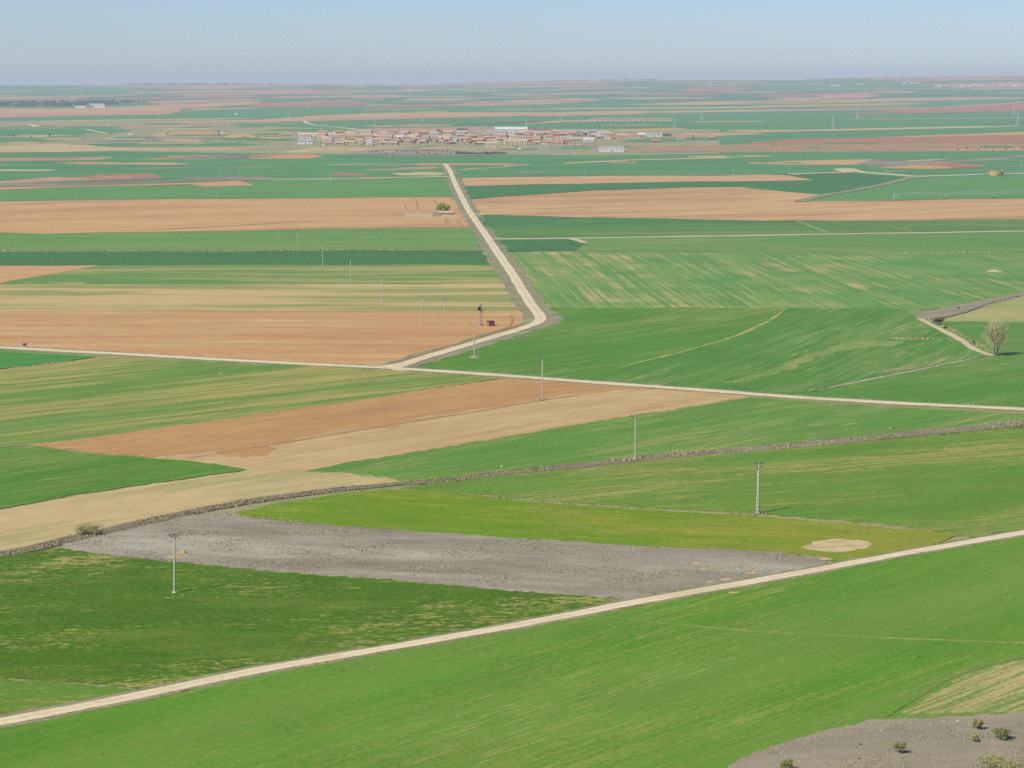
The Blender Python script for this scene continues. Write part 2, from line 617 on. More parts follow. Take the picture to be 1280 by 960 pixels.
field('wheat_field', [(505, 609), (560, 601), (640, 592), (720, 584), (800, 575), (870, 567), (960, 561), (1100, 547), (1200, 538), (1280, 530), (1500, 512), (1500, 626), (1280, 661), (1215, 672), (1190, 667), (1100, 655), (947, 642), (800, 635), (640, 622)],
      crop_mat(srgb(104, 144, 44), srgb(164, 158, 86), pang((960, 590), (1240, 568)), thr=0.57, soft=0.09, streak=0.5, patch=0.45, speck=0.2, L=28, w=1.8, pw=30, pst=4, c3=srgb(86, 140, 40), thr3=0.56, bump=0.35, dash=0.60, name='streaky_wheat'),
      1, 'green wheat field with straw streaks around the tall nearest right pole')
field('stubble_field', [(-260, 682), (0, 638), (100, 619), (200, 604), (300, 589), (316, 586), (380, 589), (430, 592), (512, 600), (505, 604), (420, 612), (320, 626), (250, 638), (170, 655), (110, 668), (60, 681), (0, 692), (-260, 736)],
      crop_mat(srgb(206, 182, 132), srgb(176, 168, 112), A45, thr=0.575, soft=0.1, streak=0.4, patch=0.6, speck=0.15, L=50, w=3, pw=16, pst=5, bump=0.5, name='pale_stubble'),
      1, 'pale straw field at left above the ditch')
field('wheat_field', [(380, 590), (420, 581), (495, 570), (640, 546), (740, 528), (825, 514), (935, 496), (1100, 508), (1280, 518), (1500, 532), (1500, 506), (1280, 527), (1100, 544), (960, 557), (800, 572), (640, 589), (512, 602), (430, 593)],
      crop_mat(srgb(98, 146, 54), srgb(140, 156, 82), A45, thr=0.54, soft=0.1, streak=0.5, patch=0.4, speck=0.2, L=40, w=2.2, pw=34, pst=3, c3=srgb(74, 142, 48), thr3=0.56, dash=0.50, name='green_wheat'),
      1, 'long green wheat wedge between the brown plough land and the ditch')
field('ploughed_field', [(42, 557), (120, 547), (220, 532), (320, 518.5), (460, 499), (545, 485), (632, 473), (700, 477), (760, 482), (930, 494), (935, 496), (825, 514), (740, 528), (640, 546), (495, 570), (420, 581), (380, 590), (316, 586), (230, 576), (100, 563)],
      crop_mat(srgb(198, 154, 98), srgb(184, 140, 90), A45, thr=0.55, soft=0.14, streak=0.5, patch=0.4, speck=0.2, L=60, w=1.6, pw=18, pst=4, sw=0.6, bump=0.5, name='brown_plough'),
      1, 'long brown ploughed field below the track junction')
field('ploughed_field', [(190, 573), (240, 568), (330, 555), (480, 530), (640, 506), (700, 494), (790, 486), (935, 495), (825, 514), (740, 528), (640, 546), (495, 570), (420, 581), (380, 590), (316, 586), (250, 579)],
      crop_mat(srgb(208, 180, 130), srgb(192, 160, 110), A45, thr=0.52, soft=0.18, streak=0.5, patch=0.4, speck=0.25, L=60, w=2.2, pw=14, pst=5, sw=0.6, bump=0.5, name='pale_harrowed'),
      2, 'paler harrowed half of the brown plough land below the junction', jit=0.8)
field('wheat_field', [(-260, 560), (0, 560), (48, 559), (100, 565), (170, 571), (280, 581), (312, 587), (200, 602), (100, 617), (0, 636), (-260, 680)],
      crop_mat(srgb(80, 136, 36), srgb(112, 146, 56), A45, thr=0.54, soft=0.12, L=30, w=2.2, pw=30, pst=3, dash=0.40, name='dark_green_wheat'),
      1, 'deep green triangular field at the left edge above the straw field')
field('wheat_field', [(-260, 472), (0, 462), (90, 452), (128, 446), (320, 455), (470, 462), (560, 468), (622, 473), (545, 485), (460, 499), (320, 518.5), (220, 532), (120, 547), (42, 557), (0, 559), (-260, 559)],
      crop_mat(srgb(108, 146, 56), srgb(174, 162, 92), pang((0, 500), (300, 468)), thr=0.515, soft=0.1, streak=0.6, patch=0.5, speck=0.1, L=70, w=3.2, pw=22, pst=6, c3=srgb(76, 142, 54), thr3=0.6, dash=0.50, name='thin_streaked_wheat'),
      1, 'thin green and straw streaked field at left below the second track')
field('wheat_field', [(-260, 423), (0, 437), (125, 445), (90, 451), (0, 461), (-260, 471)],
      crop_mat(srgb(70, 144, 58), srgb(90, 148, 66), 0.4, thr=0.55, soft=0.12, L=40, w=3, pw=40, name='deep_wheat_small'),
      1, 'small deep green field at the left edge below the second track')
field('wheat_field', [(522, 460), (600, 432), (685, 407), (692, 400), (688, 385), (985, 385), (972, 394), (955, 404), (920, 420), (850, 441), (765, 463), (730, 477), (640, 469), (560, 463)],
      crop_mat(srgb(82, 140, 42), srgb(116, 148, 64), pang((680, 440), (860, 412)), thr=0.56, soft=0.1, streak=0.6, patch=0.35, speck=0.15, L=60, w=2.4, pw=50, dash=0.45, name='fresh_wheat'),
      1, 'bright green field inside the bend of the pale road')
field('wheat_field', [(985, 385), (1130, 386), (1152, 399), (1200, 426), (1232, 445), (1110, 468), (1020, 489), (935, 491), (730, 477), (765, 463), (850, 441), (920, 420), (955, 404), (972, 394)],
      crop_mat(srgb(80, 138, 48), srgb(110, 148, 70), pang((800, 470), (950, 420)), thr=0.55, soft=0.1, streak=0.5, patch=0.5, speck=0.1, L=60, w=3, pw=40, pst=3, c3=srgb(112, 148, 76), thr3=0.64, dash=0.40, name='dark_fresh_wheat'),
      1, 'darker green field between curving straw line and the field track')
field('bare_patch', [(905, 480), (960, 464), (1005, 446), (1035, 433), (1070, 426), (1135, 428), (1118, 433), (1060, 438), (1020, 450), (975, 466), (930, 480)],
      crop_mat(srgb(116, 154, 74), srgb(150, 158, 92), pang((905, 480), (1035, 433)), thr=0.5, soft=0.1, streak=0.7, patch=0.3, speck=0.1, L=40, w=2.5, pw=20, name='thin_arc'),
      2, 'thin olive arc of sparse crop below the isolated pale hedge line', 'patch', jit=1.0)
field('bare_patch', [(1100, 466), (1120, 459), (1150, 453), (1185, 450), (1160, 456), (1130, 463)],
      crop_mat(srgb(116, 150, 74), srgb(158, 156, 98), 0.9, thr=0.5, soft=0.12, L=20, w=3, pw=15, name='thin_arc_small'),
      2, 'small olive bare patch above the straw hedge line', 'patch', jit=1.0)
field('wheat_field', [(1020, 490), (1110, 469), (1235, 446), (1500, 440), (1500, 523), (1280, 511), (1100, 502), (935, 491)],
      crop_mat(srgb(82, 140, 50), srgb(108, 146, 66), A45, thr=0.55, soft=0.12, L=50, w=2.4, pw=40, dash=0.35, name='green_wedge'),
      1, 'green wedge at right between straw hedge line and second track')
field('stubble_field', [(1172, 401), (1215, 389), (1280, 371), (1500, 320), (1500, 403), (1280, 403)],
      crop_mat(srgb(164, 172, 104), srgb(182, 174, 112), 0.05, thr=0.52, soft=0.12, streak=0.4, patch=0.5, L=60, w=6, pw=40, c3=srgb(140, 164, 92), thr3=0.57, name='olive_stubble'),
      2, 'olive straw field at the right edge behind the lone bare tree')
field('wheat_field', [(1160, 402), (1280, 403), (1500, 403), (1500, 441), (1235, 446), (1200, 424)],
      crop_mat(srgb(88, 142, 56), srgb(114, 146, 74), 0.6, thr=0.56, soft=0.12, L=50, w=3, pw=50, name='tree_green'),
      1, 'green field at the right edge around the lone bare tree')
field('wheat_field', [(626, 316), (722, 315), (960, 316), (1280, 317), (1500, 316), (1500, 318), (1280, 365), (1200, 383), (1152, 388), (985, 385), (690, 385), (672, 366), (648, 340)],
      crop_mat(srgb(98, 150, 70), srgb(196, 176, 118), AROAD1, thr=0.56, soft=0.13, streak=0.62, patch=0.4, speck=0.0, L=160, w=2.6, pw=34, pst=0.8, xfade=(70, 220, -0.13), c3=srgb(126, 162, 84), thr3=0.54, vary=0.12, name='striped_wheat'),
      1, 'green field striped with straw rows right of the pale road')
field('wheat_field', [(618, 300), (712, 299), (730, 304), (722, 313), (628, 315)],
      crop_mat(srgb(60, 122, 62), srgb(70, 128, 70), AROAD1, thr=0.55, soft=0.15, L=60, w=5, name='blue_green_block'),
      2, 'small dark blue green block beside the pale road')
field('wheat_field', [(720, 314), (733, 303), (715, 298.5), (960, 295), (1280, 290), (1500, 286), (1500, 315), (1280, 316), (960, 315)],
      crop_mat(srgb(98, 148, 70), srgb(130, 154, 84), 0.03, thr=0.56, soft=0.12, streak=0.6, patch=0.4, L=120, w=5, pw=60, name='strip_green'),
      1, 'long green strip below the straw path at right')
field('wheat_field', [(592, 268), (640, 269), (800, 273), (960, 276), (1280, 274), (1500, 272), (1500, 285), (1280, 288.5), (960, 293.5), (612, 298.5)],
      crop_mat(srgb(84, 138, 64), srgb(120, 148, 78), 0.03, thr=0.57, soft=0.12, streak=0.5, patch=0.6, L=120, w=8, pw=50, pst=5, name='strip_green_upper'),
      1, 'green strip between the tan plough land and the straw path')
field('wheat_field', [(592, 268), (640, 269), (800, 273), (960, 276), (1050, 276.5), (960, 279), (800, 281), (605, 283)],
      crop_mat(srgb(66, 128, 68), srgb(78, 132, 74), 0.03, thr=0.55, soft=0.15, L=120, w=8, pw=50, name='strip_deep'),
      2, 'deep green wedge just below the tan plough land at right', jit=0.8)
A_TAN = pang((640, 262), (1000, 250))
field('ploughed_field', [(588, 250), (640, 245), (740, 238.5), (860, 234.5), (925, 234), (960, 237.5), (1032, 244), (1004, 251.5), (1120, 251), (1280, 248), (1500, 246), (1500, 272), (1280, 273), (960, 275.5), (800, 272.5), (640, 268.5), (598, 267)],
      crop_mat(srgb(212, 174, 122), srgb(188, 146, 104), A_TAN, thr=0.555, soft=0.13, streak=0.5, patch=0.5, speck=0.1, L=150, w=7, pw=50, pst=4, name='tan_plough'),
      1, 'long tan ploughed field right of the pale road')
field('wheat_field', [(586, 249), (582, 233), (640, 231), (765, 229), (960, 226.5), (1017, 225), (985, 219.5), (1060, 216.5), (1140, 222), (1085, 235), (1032, 243.5), (960, 237), (925, 233.5), (860, 234), (740, 238), (640, 244.5)],
      crop_mat(srgb(62, 124, 70), srgb(72, 130, 74), 0.05, thr=0.55, soft=0.15, L=150, w=8, pw=80, name='blue_green_stripe'),
      1, 'dark blue green stripe above the tan plough land at right')
field('ploughed_field', [(577, 222.5), (640, 221.5), (960, 218.5), (985, 219.5), (1017, 225), (960, 226.3), (765, 229), (640, 231), (582, 232.5)],
      crop_mat(srgb(214, 176, 128), srgb(200, 156, 110), 0.0, thr=0.55, soft=0.15, L=150, w=8, pw=60, name='tan_strip'),
      1, 'narrow tan strip above the dark blue green stripe')
field('wheat_field', [(1140, 222), (1250, 220), (1500, 216), (1500, 246), (1280, 247.5), (1120, 250.5), (1004, 251.5), (1032, 244), (1085, 235)],
      crop_mat(srgb(88, 152, 82), srgb(104, 154, 88), 0.3, thr=0.55, soft=0.15, L=60, w=10, pw=60, name='irrigated_green'),
      1, 'pale green field with the irrigation boom at right')

field('stubble_field', [(-260, 353), (0, 354), (320, 353), (628, 353), (650, 389), (320, 390), (-260, 391)],
      crop_mat(srgb(206, 180, 124), srgb(152, 158, 92), 0.0, thr=0.54, soft=0.09, streak=0.3, patch=0.8, speck=0.0, L=90, w=5, pw=20, pst=7, name='straw_streaks'),
      1, 'straw and olive banded field left of the pale road')
field('ploughed_field', [(-260, 390), (0, 389), (320, 389), (652, 388.5), (662, 398), (655, 403), (600, 424), (540, 440), (478, 457), (320, 450), (120, 438.5), (0, 432), (-260, 420)],
      crop_mat(srgb(206, 160, 106), srgb(212, 180, 126), 0.02, thr=0.58, soft=0.13, streak=0.45, patch=0.5, speck=0.12, L=60, w=3, pw=22, pst=7, c3=srgb(196, 144, 96), thr3=0.56, bump=0.4, name='orange_plough'),
      1, 'wide orange brown ploughed field left of the road bend')
field('wheat_field', [(124, 332), (320, 331), (612, 331), (630, 354.5), (320, 355), (0, 356), (-260, 372), (-260, 362), (0, 351), (30, 347), (90, 338)],
      crop_mat(srgb(104, 148, 70), srgb(172, 164, 102), 0.0, thr=0.55, soft=0.09, streak=0.3, patch=0.8, speck=0.0, L=90, w=5, pw=16, pst=8, name='olive_streaks'),
      2, 'green and olive banded strip below the dark green band at left')
field('ploughed_field', [(-260, 332.5), (0, 332.5), (125, 332), (90, 338.5), (30, 348.5), (0, 354), (-260, 398)],
      crop_mat(srgb(210, 168, 118), srgb(198, 152, 104), 0.0, thr=0.55, soft=0.15, L=80, w=5, name='tan_wedge'),
      3, 'tan ploughed wedge at the left edge below dark green band')
field('wheat_field', [(-260, 315), (0, 314.5), (320, 314), (601, 313), (612, 330.5), (320, 331), (0, 331.5), (-260, 332)],
      crop_mat(srgb(62, 122, 62), srgb(72, 124, 68), 0.0, thr=0.55, soft=0.15, L=140, w=5, pw=60, name='dark_band'),
      1, 'dark green band across the left half')
field('wheat_field', [(-260, 290), (0, 290.5), (60, 292.5), (100, 291.5), (320, 288.5), (591, 284.5), (601, 311.5), (320, 313), (0, 313.5), (-260, 314)],
      crop_mat(srgb(102, 152, 72), srgb(126, 154, 84), 0.0, thr=0.56, soft=0.12, streak=0.5, patch=0.5, L=120, w=6, pw=40, pst=5, name='mid_green_band'),
      1, 'mid green band above the dark green band at left')
field('ploughed_field', [(-260, 252.5), (0, 252), (100, 250.5), (320, 248.5), (562, 246.5), (580, 262), (588, 276), (591, 283.5), (320, 288), (100, 291), (60, 292), (0, 290), (-260, 289)],
      crop_mat(srgb(212, 170, 116), srgb(196, 150, 102), pang((100, 285), (440, 274)), thr=0.555, soft=0.13, streak=0.45, patch=0.55, L=180, w=8, pw=45, pst=7, name='tan_left_plough'),
      1, 'wide tan ploughed field around the ruined farmstead')
field('wheat_field', [(-260, 240), (0, 237), (107, 233), (250, 231.5), (320, 226), (440, 224.5), (558, 222.5), (566, 245.5), (320, 248), (100, 250), (0, 251.5), (-260, 252)],
      crop_mat(srgb(92, 152, 80), srgb(110, 156, 86), 0.0, thr=0.56, soft=0.12, L=150, w=10, pw=70, pst=5, name='left_far_green'),
      1, 'green band above the tan field at left')

# wheel lines, straw lines and other narrow marks in the crops
L_STRAW = crop_mat(srgb(196, 180, 122), srgb(140, 158, 84), 0.4, thr=0.5, soft=0.15, streak=0.2, patch=0.4, speck=0.6, pw=6, sw=1.2, name='straw_line')
L_FAINT = crop_mat(srgb(118, 152, 68), srgb(150, 160, 84), 0.4, thr=0.52, soft=0.15, streak=0.2, patch=0.5, speck=0.5, pw=7, sw=1.4, name='faint_line')
L_DARK = crop_mat(srgb(158, 118, 82), srgb(182, 138, 96), 0.4, thr=0.55, soft=0.15, pw=8, sw=1.2, name='plough_line')
L_PALE = crop_mat(srgb(202, 190, 160), srgb(160, 154, 122), 0.4, thr=0.52, soft=0.12, streak=0.1, patch=0.5, speck=0.5, pw=9, sw=2, name='pale_dry_edge')
for px, w, m, ly, lab in [
    ([(745, 769), (850, 781), (960, 790), (1100, 797.5), (1200, 801), (1300, 804), (1500, 808)], 0.9, L_FAINT, 2, 'faint straw wheel line across the foreground wheat field'),
    ([(968, 930), (1020, 912), (1060, 894), (1075, 888), (1120, 872), (1190, 838)], 0.5, L_FAINT, 2, 'thin straw row line above the grey slope'),
    ([(1108, 897), (1135, 880), (1165, 860), (1200, 842), (1240, 830), (1280, 822), (1400, 800)], 0.7, crop_mat(srgb(120, 136, 78), srgb(140, 142, 92), 0, thr=0.5, name='dull_edge'), 4, 'dull green edge line round the stubble patch'),
    ([(982, 386), (972, 394), (955, 404), (920, 420), (880, 432), (850, 441), (800, 453), (768, 462)], 1.6, crop_mat(srgb(188, 178, 110), srgb(120, 156, 72), 0, thr=0.54, pw=9, name='curve_straw'), 3, 'curving straw line through the bright green field'),
    ([(1016, 489.5), (1050, 482), (1110, 469.5), (1160, 460), (1205, 451), (1236, 444.5)], 1.8, L_PALE, 4, 'straw hedge line running down from the lone bare tree'),
    ([(0, 439.5), (60, 442), (135, 447)], 0.9, L_STRAW, 3, 'thin straw line in the small deep green field'),
    ([(476, 458), (520, 446), (560, 435), (600, 422), (625, 413), (638, 407), (641, 400), (638, 394)], 1.0, L_DARK, 3, 'dark plough furrow beside the road bend'),
    ([(235, 573), (330, 558), (480, 533), (600, 514), (690, 499), (760, 490)], 0.8, L_DARK, 4, 'dark wheel line along the brown plough land'),
    ([(120, 289.5), (220, 286), (320, 280.5), (440, 274.5), (505, 271)], 2.2, crop_mat(srgb(126, 108, 78), srgb(164, 134, 92), 0, thr=0.55, name='far_ditch'), 3, 'thin dark ditch line crossing the tan field at left'),
    ([(640, 262), (720, 259.5), (800, 257), (870, 255)], 2.0, crop_mat(srgb(168, 134, 92), srgb(184, 146, 102), 0, thr=0.55, name='tan_line'), 3, 'brown furrow line in the tan field at right'),
    ([(541, 249), (544, 253), (547, 257)], 0.9, L_DARK, 3, 'short dark plough mark above the farmstead tree'),
    ([(558, 272), (559, 283.5)], 3.2, crop_mat(srgb(188, 148, 106), srgb(194, 154, 110), 0, thr=0.55, name='dark_mark'), 3, 'left one of two brown plough marks below the farmstead'),
    ([(572, 272), (576, 283.5)], 3.2, crop_mat(srgb(188, 148, 106), srgb(194, 154, 110), 0, thr=0.55, name='dark_mark'), 3, 'right one of two brown plough marks below the farmstead'),
    ([(519, 247), (522, 258), (522, 264)], 0.9, L_DARK, 3, 'dark crooked plough mark above the ruined walls'),
    ([(505, 250), (508, 262)], 0.7, L_DARK, 3, 'faint plough mark at the left end of the ruins'),
    ([(995, 276), (1012, 282), (1035, 291)], 2.6, crop_mat(srgb(150, 168, 104), srgb(120, 160, 90), 0, thr=0.55, name='light_line'), 3, 'pale diagonal line in the upper green strip at right'),
    ([(1108, 281), (1130, 287), (1142, 290)], 2.6, L_FAINT, 3, 'second pale diagonal line in the upper green strip'),
]:
    ribbon('crop_line', px, w, m, ly, lab, 'line', jit=0.2 * w, taper=True)

# ------------------------------------------------------------------ roads and tracks
ROAD = crop_mat(srgb(238, 222, 186), srgb(222, 203, 164), 0.3, thr=0.57, soft=0.12, streak=0.2, patch=0.5, speck=0.4, L=10, w=2, pw=6, sw=0.5, vary=0.1, bump=0.2, fleck=0.15, name='chalk_gravel')
VERGE = crop_mat(srgb(164, 156, 130), srgb(128, 134, 86), 0.6, thr=0.54, soft=0.15, streak=0.2, patch=0.5, speck=0.5, pw=6, sw=0.7, vary=0.3, bump=0.6, name='verge_grass')
nt = ROAD.node_tree                                   # worn wheel tracks, a duller middle and crumbling edges
b = next(n for n in nt.nodes if n.type == 'BSDF_PRINCIPLED')
at = node(nt, 'ShaderNodeAttribute', attribute_name='across')
ab = math_(nt, 'ABSOLUTE', at.outputs['Fac'])
gp = node(nt, 'ShaderNodeNewGeometry')
nn = noise_(nt, gp.outputs['Position'], 0.5, 5.0, 0.7)
mid = math_(nt, 'MULTIPLY', math_(nt, 'SUBTRACT', math_(nt, 'ADD', 0.30, math_(nt, 'MULTIPLY', math_(nt, 'SUBTRACT', nn, 0.5), 1.6)), ab), 4.0, clamp=True)
edg = math_(nt, 'MULTIPLY', math_(nt, 'SUBTRACT', math_(nt, 'ADD', ab, math_(nt, 'MULTIPLY', math_(nt, 'SUBTRACT', nn, 0.5), 1.2)), 0.84), 5.0, clamp=True)
src = b.inputs['Base Color'].links[0].from_socket
c_ = mix_(nt, math_(nt, 'MULTIPLY', mid, 0.45), src, srgb(198, 184, 142))
c_ = mix_(nt, math_(nt, 'MULTIPLY', edg, 0.75), c_, srgb(176, 164, 128))
nt.links.new(c_, b.inputs['Base Color'])
NEAR_ROAD = [(-260, 949), (0, 903), (160, 872.5), (320, 839), (480, 811), (640, 783), (800, 752.5), (960, 724), (1120, 694), (1280, 666), (1500, 629)]
ROAD2 = [(-260, 419), (0, 434.5), (120, 441), (320, 452), (420, 457), (500, 461), (640, 470.5), (760, 479.5), (930, 492), (1100, 503), (1280, 512), (1500, 525)]
ROAD1 = [(556, 205), (562, 213), (570, 232), (579, 250), (587, 265), (598, 281), (610, 298), (624, 319), (640, 342), (652, 362), (662, 378), (671, 390), (676, 398), (672, 403.5),
         (660, 408.5), (640, 415), (617, 421.5), (590, 429.5), (560, 438.5), (530, 447.5), (505, 455), (478, 459.5)]
ribbon('verge', NEAR_ROAD, 5.8, VERGE, 2, 'grassy verge on both sides of the nearest track', 'verge', jit=0.5)
ribbon('dirt_road', NEAR_ROAD, 3.4, ROAD, 4, 'nearest pale dirt track, running across the foreground', 'road', jit=0.22, crown=0.10)
ribbon('verge', ROAD2, 7.5, VERGE, 3, 'scruffy verge along the second track', 'verge', jit=0.8)
ribbon('verge', ROAD1[:12] + [(678, 398, 15), (675, 405.5, 14), (660, 411, 11)] + ROAD1[15:], 13.0, VERGE, 2, 'scrubby verge along the long pale road', 'verge', jit=1.0)
ribbon('dirt_road', ROAD2, 4.9, ROAD, 5, 'second pale dirt track, crossing the middle of the plain', 'road', jit=0.15, crown=0.10)
ribbon('dirt_road', ROAD1[:-1] + [(480, 460.2)], 4.6, ROAD, 6, 'long pale dirt road running towards the village and bending to the junction', 'road', jit=0.15, crown=0.10)
field('road_junction', [(470, 458.2), (505, 454), (530, 449.5), (508, 458.5), (500, 460), (512, 463.3), (486, 461.5)], ROAD, 7, 'pale fork where the long road joins the second track', 'road', jit=0.05)
SPATH = crop_mat(srgb(220, 204, 168), srgb(198, 184, 144), 0.3, thr=0.55, soft=0.12, pw=14, name='straw_path')
ribbon('field_path', [(608, 299), (700, 298), (800, 296.5), (960, 294), (1120, 291.5), (1280, 289), (1500, 285.5)], 6.5, SPATH, 4, 'straw coloured field path running right from the pale road', 'path', step=12, jit=0.5)
ribbon('field_path', [(714, 298.5), (724, 301), (731, 304)], 4.5, SPATH, 4, 'short pale edge of the dark blue green block', 'path', step=6, jit=0.4)
ribbon('field_path', [(570, 268), (590, 267), (606, 269)], 4, SPATH, 4, 'short pale lane from the road to the ruined farmstead', 'path', step=6, jit=0.4)
ribbon('field_path', [(1000, 252.5), (1032, 244), (1060, 239.5), (1085, 235), (1110, 229.5), (1140, 222.5), (1160, 220.5)], 10, VERGE, 9, 'dull hedge path slanting up beside the irrigated field', 'path', step=10, jit=0.8)
ribbon('field_path', [(1145, 221.3), (1190, 219.8), (1240, 218), (1260, 217.5), (1320, 216.5)], 15, SPATH, 11, 'pale path leading to the round ruined hut', 'path', step=12, jit=0.5)
ribbon('field_path', [(985, 218.5), (1020, 217), (1060, 215.5), (1052, 213), (1049, 211.5), (1060, 211), (1075, 215), (1110, 218), (1145, 221)], 11, SPATH, 10, 'small winding path left of the ruined hut', 'path', step=12, jit=0.5)
ribbon('field_path', [(320, 224.5), (440, 223.2), (560, 221)], 11, SPATH, 9, 'pale field path along the top of the left green band', 'path', step=15, jit=0.5)

# ------------------------------------------------------------------ fields, far part
FG = srgb(90, 150, 88); FG2 = srgb(76, 140, 84)
FT = srgb(214, 176, 124); FP = srgb(204, 156, 126); FR = srgb(180, 122, 98); FO = srgb(206, 150, 104); FY = srgb(212, 188, 138)
FS = srgb(150, 158, 114); FV = srgb(160, 146, 100); FGR = srgb(160, 158, 138)
FAR = {
    'g': ('wheat_field', 'green wheat', FG, FG2), 'd': ('wheat_field', 'dark green wheat', FG2, srgb(66, 128, 74)),
    't': ('ploughed_field', 'tan ploughed', FT, srgb(198, 152, 104)), 'p': ('ploughed_field', 'pinkish ploughed', FP, srgb(196, 148, 118)),
    'r': ('ploughed_field', 'red brown ploughed', FR, srgb(184, 124, 98)), 'o': ('ploughed_field', 'orange ploughed', FO, srgb(214, 160, 106)),
    'y': ('stubble_field', 'pale straw', FY, srgb(198, 172, 122)), 's': ('fallow_field', 'olive grey fallow', FS, srgb(176, 160, 120)),
    'v': ('vineyard', 'olive brown vineyard', FV, srgb(186, 138, 100)), 'k': ('fallow_field', 'grey scrub', FGR, srgb(124, 120, 104)),
}
FMAT = {k: crop_mat(v[2], v[3], 0.0, thr=0.5, soft=0.16, streak=0.4, patch=0.6, speck=0.0, L=400, w=40, pw=90, pst=4, vary=0.14, bump=0, name=v[0] + '_far_' + k) for k, v in FAR.items()}
FMAT['v'] = crop_mat(FV, srgb(190, 140, 104), AROAD1, thr=0.5, soft=0.06, streak=0.9, patch=0.3, speck=0.0, L=600, w=7, pw=60, vary=0.14, bump=0, name='vineyard_rows')
XW = [(170, 'at far left'), (340, 'left of the village'), (480, 'above the left end of the village'), (640, 'above the village centre'), (780, 'above the village right end'), (930, 'right of the village'), (1100, 'towards the right'), (2000, 'at far right')]
YW = [(108, 'on the skyline'), (114, 'just under the skyline'), (121, 'high on the far plain'), (129, 'on the far plain'), (137, 'on the far middle plain'), (145, 'well behind the village'), (156, 'behind the village'), (170, 'level with the village roofs'), (183, 'level with the village'), (193, 'just before the village'), (203, 'in front of the village'), (240, 'nearer than the village')]
FSEEN = {}
FLIST = []


def far(code, pts, layer=2):
    cx = sum(p[0] for p in pts) / len(pts); cy = sum(p[1] for p in pts) / len(pts)
    xw = next(w for k, w in XW if cx < k); yw = next(w for k, w in YW if cy < k)
    if cy > 178:
        xw = xw.replace('above', 'below')
    FLIST.append((code, pts, layer, xw, yw, cy))


def fs(code, x0, y0, x1, y1, t, layer=3, t2=None, nose=0.18):
    """a strip that tapers at its ends"""
    t2 = t if t2 is None else t2
    far(code, [(x0, y0), (x0 + (x1 - x0) * nose, y0 + (y1 - y0) * nose - t / 2), (x1 - (x1 - x0) * nose, y1 - (y1 - y0) * nose - t2 / 2), (x1, y1),
               (x1 - (x1 - x0) * nose, y1 - (y1 - y0) * nose + t2 / 2), (x0 + (x1 - x0) * nose, y0 + (y1 - y0) * nose + t / 2)], layer)


# the green that lies under the strips, cut by depth
far('g', [(-200, 206), (300, 205), (700, 201), (1000, 196), (1480, 192), (1480, 216), (1145, 222), (1060, 216), (985, 218), (640, 221), (575, 222), (440, 223), (320, 225), (250, 231), (107, 232), (-200, 240)], 1)
far('g', [(-200, 191), (130, 189), (400, 193), (700, 194), (1480, 189), (1480, 192), (1000, 196), (700, 201), (300, 205), (-200, 206)], 1)
far('s', [(-200, 152), (300, 150), (460, 160), (900, 162), (900, 192), (700, 194), (400, 193), (130, 189), (-200, 191)], 1)
far('g', [(900, 162), (1480, 150), (1480, 189), (900, 192)], 1)
far('g', [(-200, 136), (400, 132), (900, 128), (1480, 122), (1480, 150), (900, 162), (460, 160), (300, 150), (-200, 152)], 1)
far('d', [(-200, 120), (400, 118), (900, 114), (1480, 108), (1480, 122), (900, 128), (400, 132), (-200, 136)], 1)
far('g', [(-200, 106.5), (150, 106.2), (400, 105), (540, 106.4), (640, 102.4), (780, 100.3), (950, 100.3), (1050, 98.8), (1280, 95.4), (1480, 95), (1480, 108), (900, 114), (400, 118), (-200, 120)], 1)

